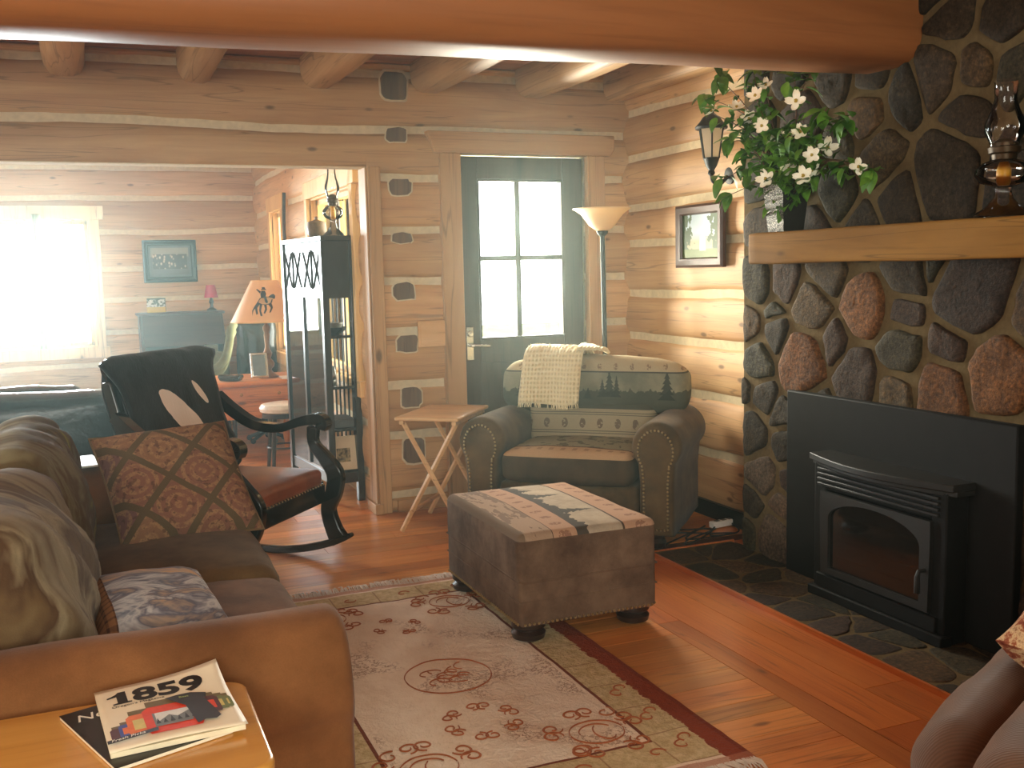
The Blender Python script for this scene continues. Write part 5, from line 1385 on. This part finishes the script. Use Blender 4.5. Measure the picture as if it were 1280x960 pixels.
# horse and rider silhouette lying on the cone
HR = [[(-.075, -.035), (-.05, .0), (-.03, .03), (0, .042), (.035, .04), (.055, .055), (.075, .06), (.088, .045), (.084, .025), (.066, .02), (.06, -.005), (.035, -.018), (0, -.02), (-.03, -.014), (-.05, -.04), (-.045, -.085), (-.058, -.09), (-.066, -.05)],
      [(-.03, -.012), (-.012, -.016), (-.022, -.06), (-.012, -.10), (-.026, -.102), (-.036, -.06)], [(.03, -.014), (.056, -.008), (.066, -.04), (.05, -.075), (.038, -.078), (.05, -.042)], [(.0, -.018), (.02, -.018), (.022, -.055), (.006, -.085), (-.004, -.08), (.008, -.05)],
      [(-.02, .03), (.012, .034), (.018, .062), (.01, .085), (-.016, .086), (-.024, .06)], [(-.022, .092), (.022, .09), (.012, .1), (.008, .112), (-.012, .112), (-.012, .1)], [(-.02, .08), (-.05, .10), (-.056, .094), (-.026, .064)], [(.0, .04), (.018, .036), (.03, .0), (.022, -.01), (.01, .0)], [(-.072, -.03), (-.09, -.06), (-.088, -.10), (-.08, -.06), (-.066, -.045)]]
mb = MB()
for poly in HR:
    tri = mathutils.geometry.tessellate_polygon([[Vector((a, b, 0)) for a, b in poly]])
    def onshade(a, b):
        z = .585 + b; rad = .262 + (.098 - .262) * (z - .435) / .31 + .0025; th_ = -PI / 2 - .20 + a / rad
        return (rad * math.cos(th_), rad * math.sin(th_), z)
    mb.add([onshade(a, b) for a, b in poly], [tuple(t) for t in tri])
mb.build('horse_and_rider_silhouette', m_ink, q, smooth=0)
# things on the desk
pf = picture('desk_photo', 'shiny silver-framed photo leaning beside the brass lamp on the pine desk', (1.19, 7.93, .722), (1, 0, 0), (0, -1, 0), .13, .19, .02, [m_steel, m_white], plain('dim_photo', srgb(120, 130, 132), .15, .6), R(-12), .015)
mb = MB(); mb.rbox((0, 0, .022), (.17, .07, .035), .015, 5, 3, (0, 0, .008)); mb.rbox((-.07, 0, .035), (.05, .06, .03), .012, 3, 3); mb.rbox((.07, 0, .035), (.05, .06, .03), .012, 3, 3); o = mb.build('telephone_handset', m_blackgloss, smooth=180); o.location = (.97, 7.88, .6185); o.rotation_euler = (0, 0, R(-35)); tag(o, 'black telephone handset at the end of the pine desk', 'telephone')
mb = MB(); mb.box(-.06, -.08, 0, .06, .08, .012); o = mb.build('notepad', m_white, bevel=.002); o.location = (1.40, 7.87, .6185); tag(o, 'white notepad in front of the lamp on the pine desk', 'notepad')
# desk chair of black leather and the curved-back chair
dc = thing('desk_chair', 'shiny black leather desk chair behind the pine desk', 'chair', (1.345, 8.8, 0))
mb = MB(); mb.rbox((1.345, 9.02, .78), (.34, .14, .50), .06, 8, 4, (0, .05, 0), .012, 6, 3); mb.build('backrest', m_bl, dc, True, 180)
mb = MB(); mb.rbox((1.345, 8.75, .47), (.33, .44, .1), .04, 6, 3, (0, 0, .02)); mb.build('seat', m_bl, dc, True, 180)
mb = MB(); mb.tube([(1.345, 8.78, .08), (1.345, 8.78, .43)], .025, 10); mb.build('post', m_black, dc, True)
mb = MB()
for k in range(5): a = 2 * PI * k / 5; mb.tube([(1.345, 8.78, .09), (1.345 + .15 * math.cos(a), 8.78 + .19 * math.sin(a), .03)], [.02, .014], 8); mb.ball((1.345 + .15 * math.cos(a), 8.78 + .19 * math.sin(a), .025), .024, 6)
mb.build('base', m_black, dc, True)
m_olive = fabric('olive_velvet', srgb(92, 92, 60), srgb(128, 126, 88), 10)
oc = thing('curved_armchair', 'olive green armchair with a swooping curved back beside the pine desk', 'chair', (.90, 8.9, 0))
mb = MB(); pts = smoothpath([(.78, 8.62, .62), (.90, 8.6, .64), (1.0, 8.62, .70), (1.06, 8.66, .82), (1.09, 8.72, .94), (1.13, 8.8, 1.0)], 8); mb.tube(pts, .034, 10); mb.tube([(p.x + .0, p.y + .06, p.z - .06) for p in pts], .03, 10); mb.build('curved_rail', m_olive, oc, True, 180)
mb = MB(); mb.rbox((.90, 8.88, .42), (.44, .54, .16), .06, 6, 3, (0, 0, .03)); mb.build('seat', m_olive, oc, True, 180)
mb = MB(); mb.rbox((.90, 9.14, .58), (.44, .1, .36), .05, 6, 3); mb.build('backrest', m_olive, oc, True, 180)
for (x, y) in ((.72, 8.66), (1.08, 8.66), (.72, 9.12), (1.08, 9.12)):
    mb = MB(); mb.tube([(x, y, 0), (x, y, .36)], [.014, .022], 8); mb.build('leg', m_darkwood, oc, True)
# stool
st = thing('stool', 'small stool with a cream padded seat in front of the pine desk', 'stool', (1.27, 7.42, 0))
mb = MB(); mb.lathe([(.14, .42), (.165, .43), (.17, .455), (.155, .48), (.10, .49), (.001, .492)], 28); q = mb.build('seat', plain('cream_vinyl', srgb(226, 220, 204), .35), st)
mb = MB(); mb.lathe([(.15, .385), (.15, .42)], 28); mb.build('seat_ring', m_darkwood, st)
for k in range(4):
    a = PI / 4 + PI / 2 * k; mb = MB(); mb.tube([(.15 * math.cos(a), .15 * math.sin(a), 0), (.11 * math.cos(a), .11 * math.sin(a), .39)], [.013, .018], 8); mb.build('leg', m_darkwood, st)
mb = MB(); mb.tube([(.125 * math.cos(2 * PI * k / 24), .125 * math.sin(2 * PI * k / 24), .17) for k in range(25)], .007, 6); mb.build('foot_ring', m_darkwood, st)

# drop-front desk at the far wall
m_mahog = wood('dark_mahogany', srgb(54, 34, 30), srgb(80, 52, 46), 'X', .35, False, False, .8)
sd = thing('drop_front_desk', 'dark drop-front writing desk against the far log wall below the group photo', 'desk', (.80, 9.72, 0))
mb = MB(); vs = [(9.88, 0.0), (9.88, 1.07), (9.66, 1.07), (9.52, .80), (9.52, .72), (9.88, .72)]
for xx in (.43, 1.12): mb.prism([(p[0], p[1]) for p in [(9.94, .02), (9.94, 1.07), (9.70, 1.07), (9.50, .80), (9.50, .02)]], 0, .03, 0, frame((xx, 0, 0), Vector((0, 1, 0)), Vector((0, 0, 1)), Vector((1, 0, 0))))
mb.box(.46, 9.91, .02, 1.12, 9.94, 1.07); mb.box(.44, 9.50, .68, 1.14, 9.93, .71); mb.box(.46, 9.52, .10, 1.12, 9.92, .13); mb.build('carcass', m_mahog, sd, True, bevel=.003)
mb = MB(); mb.rbox((.79, 9.80, 1.08), (.76, .28, .024), .008, 4, 2); mb.build('top', m_mahog, sd, True)
mb = MB(); mb.prism([(9.70, 1.07), (9.68, 1.07), (9.485, .80), (9.505, .80)], 0, .68, 0, frame((.45, 0, 0), Vector((0, 1, 0)), Vector((0, 0, 1)), Vector((1, 0, 0)))); mb.build('slant_lid', m_mahog, sd, True, bevel=.003)
for x in (.46, 1.12):
    for y in (9.53, 9.91): mb = MB(); mb.lathe([(.016, 0), (.024, .06), (.02, .1)], 10, 0, T(x, y, 0)); mb.build('leg', m_mahog, sd, True)
mb = MB(); mb.box(0, 0, 0, .10, .18, .22); o = mb.build('paper_bundle', plain('buff_paper', srgb(176, 160, 128), .7), bevel=.003); o.location = (.985, 9.60, .131); o.location.z = .711; o.scale = (1, 1, .36); tag(o, 'bundle of buff papers in the cubby of the drop-front desk', 'papers')
sl = thing('small_lamp', 'little dark lamp with a pink shade on the drop-front desk', 'lamp', (1.07, 9.80, 1.092))
mb = MB(); mb.lathe([(.045, 0), (.045, .01), (.018, .03), (.014, .06), (.024, .08), (.012, .11), (.01, .14)], 16); mb.build('lamp_base', m_darkwood, sl)
mb = MB(); mb.lathe([(.062, .12), (.04, .235)], 24, cap=False); mb.build('lamp_shade', translucent('pink_shade', srgb(206, 60, 100), .4), sl)
pc = thing('picture_card', 'small landscape picture card standing open on the drop-front desk', 'card', (.58, 9.78, 1.0925), R(-8))
mb = MB(); mb.box(-.075, -.004, 0, .085, 0, .12, 0, RX(R(-14))); M = Mat('lake_print', .4, .4); M.color(M.mix(M.z.lt(.05), M.mix(M.noise(40, 3).gt(.5), srgb(200, 206, 200), srgb(60, 74, 60)), srgb(190, 160, 70))); mb.build('front_leaf', M.m, pc, smooth=0)
mb = MB(); mb.box(-.075, .06, 0, .085, .064, .118, 0, RX(R(12))); mb.build('back_leaf', plain('card_back', srgb(40, 60, 44), .5), pc, smooth=0)
# group photograph on the far wall
def art_group():
    M = Mat('group_photo', .25, .6)
    v = M.voro(1, (34, 1, 22)); n = M.noise(60, 3)
    c = M.ramp(M.z, [(0, srgb(92, 92, 92)), (1, srgb(92, 92, 92))])
    inside = (M.x.abs().lt(.135)) * (M.z.abs().lt(.095))
    ppl = M.mix(v.smooth(.12, .4), srgb(196, 176, 156), srgb(46, 42, 46))
    body = M.z.band(-.07, .065) * M.x.abs().lt(.15)
    cc = M.mix(body, M.mix(M.z.gt(.04), srgb(88, 90, 92), srgb(130, 126, 112)), ppl)
    M.color(cc); return M.m
picture('group_photograph', 'dark-framed group photograph hanging on the far log wall', (.74, YF - .04, 1.553), (1, 0, 0), (0, -1, 0), .47, .385, .05, [m_black2, plain('grey_mount', srgb(86, 90, 92), .6)], art_group(), 0, .028, .02)
# pale curtain at the far window
mb = MB(); mb.sheet(lambda a, b: (.012 * math.sin(b * 22) - .36 + .075 * (b - .5) * (1 - .5 * math.sin(PI * a) ** 1), YF - .09 + .018 * math.sin(b * 26 + a), .80 + 1.18 * a), 20, 24, .003); o = mb.build('curtain', translucent('pale_green_curtain', srgb(236, 240, 226), .6), smooth=180); tag(o, 'narrow pale green curtain hanging in the bright far window', 'curtain')

# ================================================================ CAMERA, LIGHT
cam = bpy.data.cameras.new('camera'); cam.sensor_width = 36; cam.lens = 36.0; cam.clip_end = 100
co = bpy.data.objects.new('camera', cam); COL.objects.link(co)
ROWS = [[0.923056, 0.063942, -0.379314], [-0.383957, 0.093298, -0.918625], [-0.023349, 0.993583, 0.11067]]
m = Matrix.Identity(4)
for i in range(3):
    for j in range(3): m[i][j] = ROWS[i][j]
m[2][3] = 1.40
co.matrix_world = m; scn.camera = co

def area(name, loc, d, sx, sy, power, col, spread=180):
    l = bpy.data.lights.new(name, 'AREA'); l.shape = 'RECTANGLE'; l.size = sx; l.size_y = sy; l.energy = power; l.color = col; l.spread = R(spread)
    o = bpy.data.objects.new(name, l); COL.objects.link(o); o.location = loc
    o.rotation_euler = Vector(d).to_track_quat('-Z', 'Y').to_euler(); return o
area('door_daylight', (2.47, YB + .16, 1.46), (0, -1, -.0), .60, .98, 165, (1.0, .97, .80))
area('far_window_daylight', (-.64, YF + .14, 1.37), (0, -1, 0), 1.4, 1.12, 480, (.84, .97, .98))
area('far_side_window_daylight', (XFR + .16, 6.78, 1.34), (-1, 0, 0), 1.24, 1.16, 105, (.97, 1.0, .80))
area('far_corner_window_daylight', (XFR + .16, 8.755, 1.34), (-1, 0, 0), .5, 1.16, 80, (.97, 1.0, .80))
area('left_fill_light', (XL - .17, 3.5, 1.75), (1, 0, 0), 1.75, 1.25, 58, (.96, .98, .86))  # fill for the main room, set outside the added left window
area('rear_fill_light', (-.5, YR - .17, 1.78), (0, 1, 0), 2.75, 1.3, 150, (.95, .98, .82))  # general fill from behind the camera; its window is added too
lp = bpy.data.lights.new('assumed_lamp_light', 'POINT'); lp.energy = 9; lp.color = (1.0, .62, .30); lp.shadow_soft_size = .12  # warm light added for an assumed lamp, out of view and not modelled
lo = bpy.data.objects.new('assumed_lamp_light', lp); COL.objects.link(lo); lo.location = (-.75, 1.3, 1.35)
area('far_left_fill_light', (XL - .17, 8.0, 1.5), (1, 0, 0), 1.8, 1.2, 50, (.86, .95, 1.0))  # fill for the far room, through an added unseen window
w = bpy.data.worlds.new('sky'); scn.world = w; w.use_nodes = True
w.node_tree.nodes['Background'].inputs[0].default_value = (.95, .98, 1, 1); w.node_tree.nodes['Background'].inputs[1].default_value = 4.0
scn.view_settings.view_transform = 'Standard'; scn.view_settings.look = 'None'; scn.view_settings.gamma = 1.0; scn.view_settings.use_curve_mapping = False
scn.view_settings.exposure = 0.08
scn.cycles.use_denoising = True
try: scn.cycles.denoiser = 'OPENIMAGEDENOISE'
except Exception: pass
scn.cycles.max_bounces = 8; scn.cycles.diffuse_bounces = 5; scn.cycles.glossy_bounces = 4; scn.cycles.transparent_max_bounces = 12; scn.cycles.sample_clamp_indirect = 6
# thin scattering volume added to imitate lens glare around the bright windows
hz = bpy.data.materials.new('glare_veil'); hz.use_nodes = True; nt = hz.node_tree; nt.nodes.clear()
ou = nt.nodes.new('ShaderNodeOutputMaterial'); vs_ = nt.nodes.new('ShaderNodeVolumeScatter')
vs_.inputs['Color'].default_value = (.78, 1.0, .93, 1); vs_.inputs['Density'].default_value = .013; vs_.inputs['Anisotropy'].default_value = .6
tc_ = nt.nodes.new('ShaderNodeTexCoord'); sp_ = nt.nodes.new('ShaderNodeSeparateXYZ'); nt.links.new(tc_.outputs['Object'], sp_.inputs[0])
hx_ = E(nt, sp_.outputs[0]); hy_ = E(nt, sp_.outputs[1])
dens = (hy_.smooth(1.2, 5.0) * (1 - hx_.smooth(1.9, 3.0) * .8)) * .017 + .001
nt.links.new(dens.s, vs_.inputs['Density'])
nt.links.new(vs_.outputs[0], ou.inputs['Volume'])
mb = MB(); mb.box(XL - .5, YR - .5, -.4, XR + .5, YF + .6, ZC + .4)
o = mb.build('glare_veil', hz, smooth=0); tag(o, 'thin scattering volume added to imitate glare around the windows', 'glare_veil', None, 'stuff')
scn.cycles.volume_bounces = 0

scn.cycles.volume_step_rate = 4.0
scn.cycles.volume_max_steps = 64
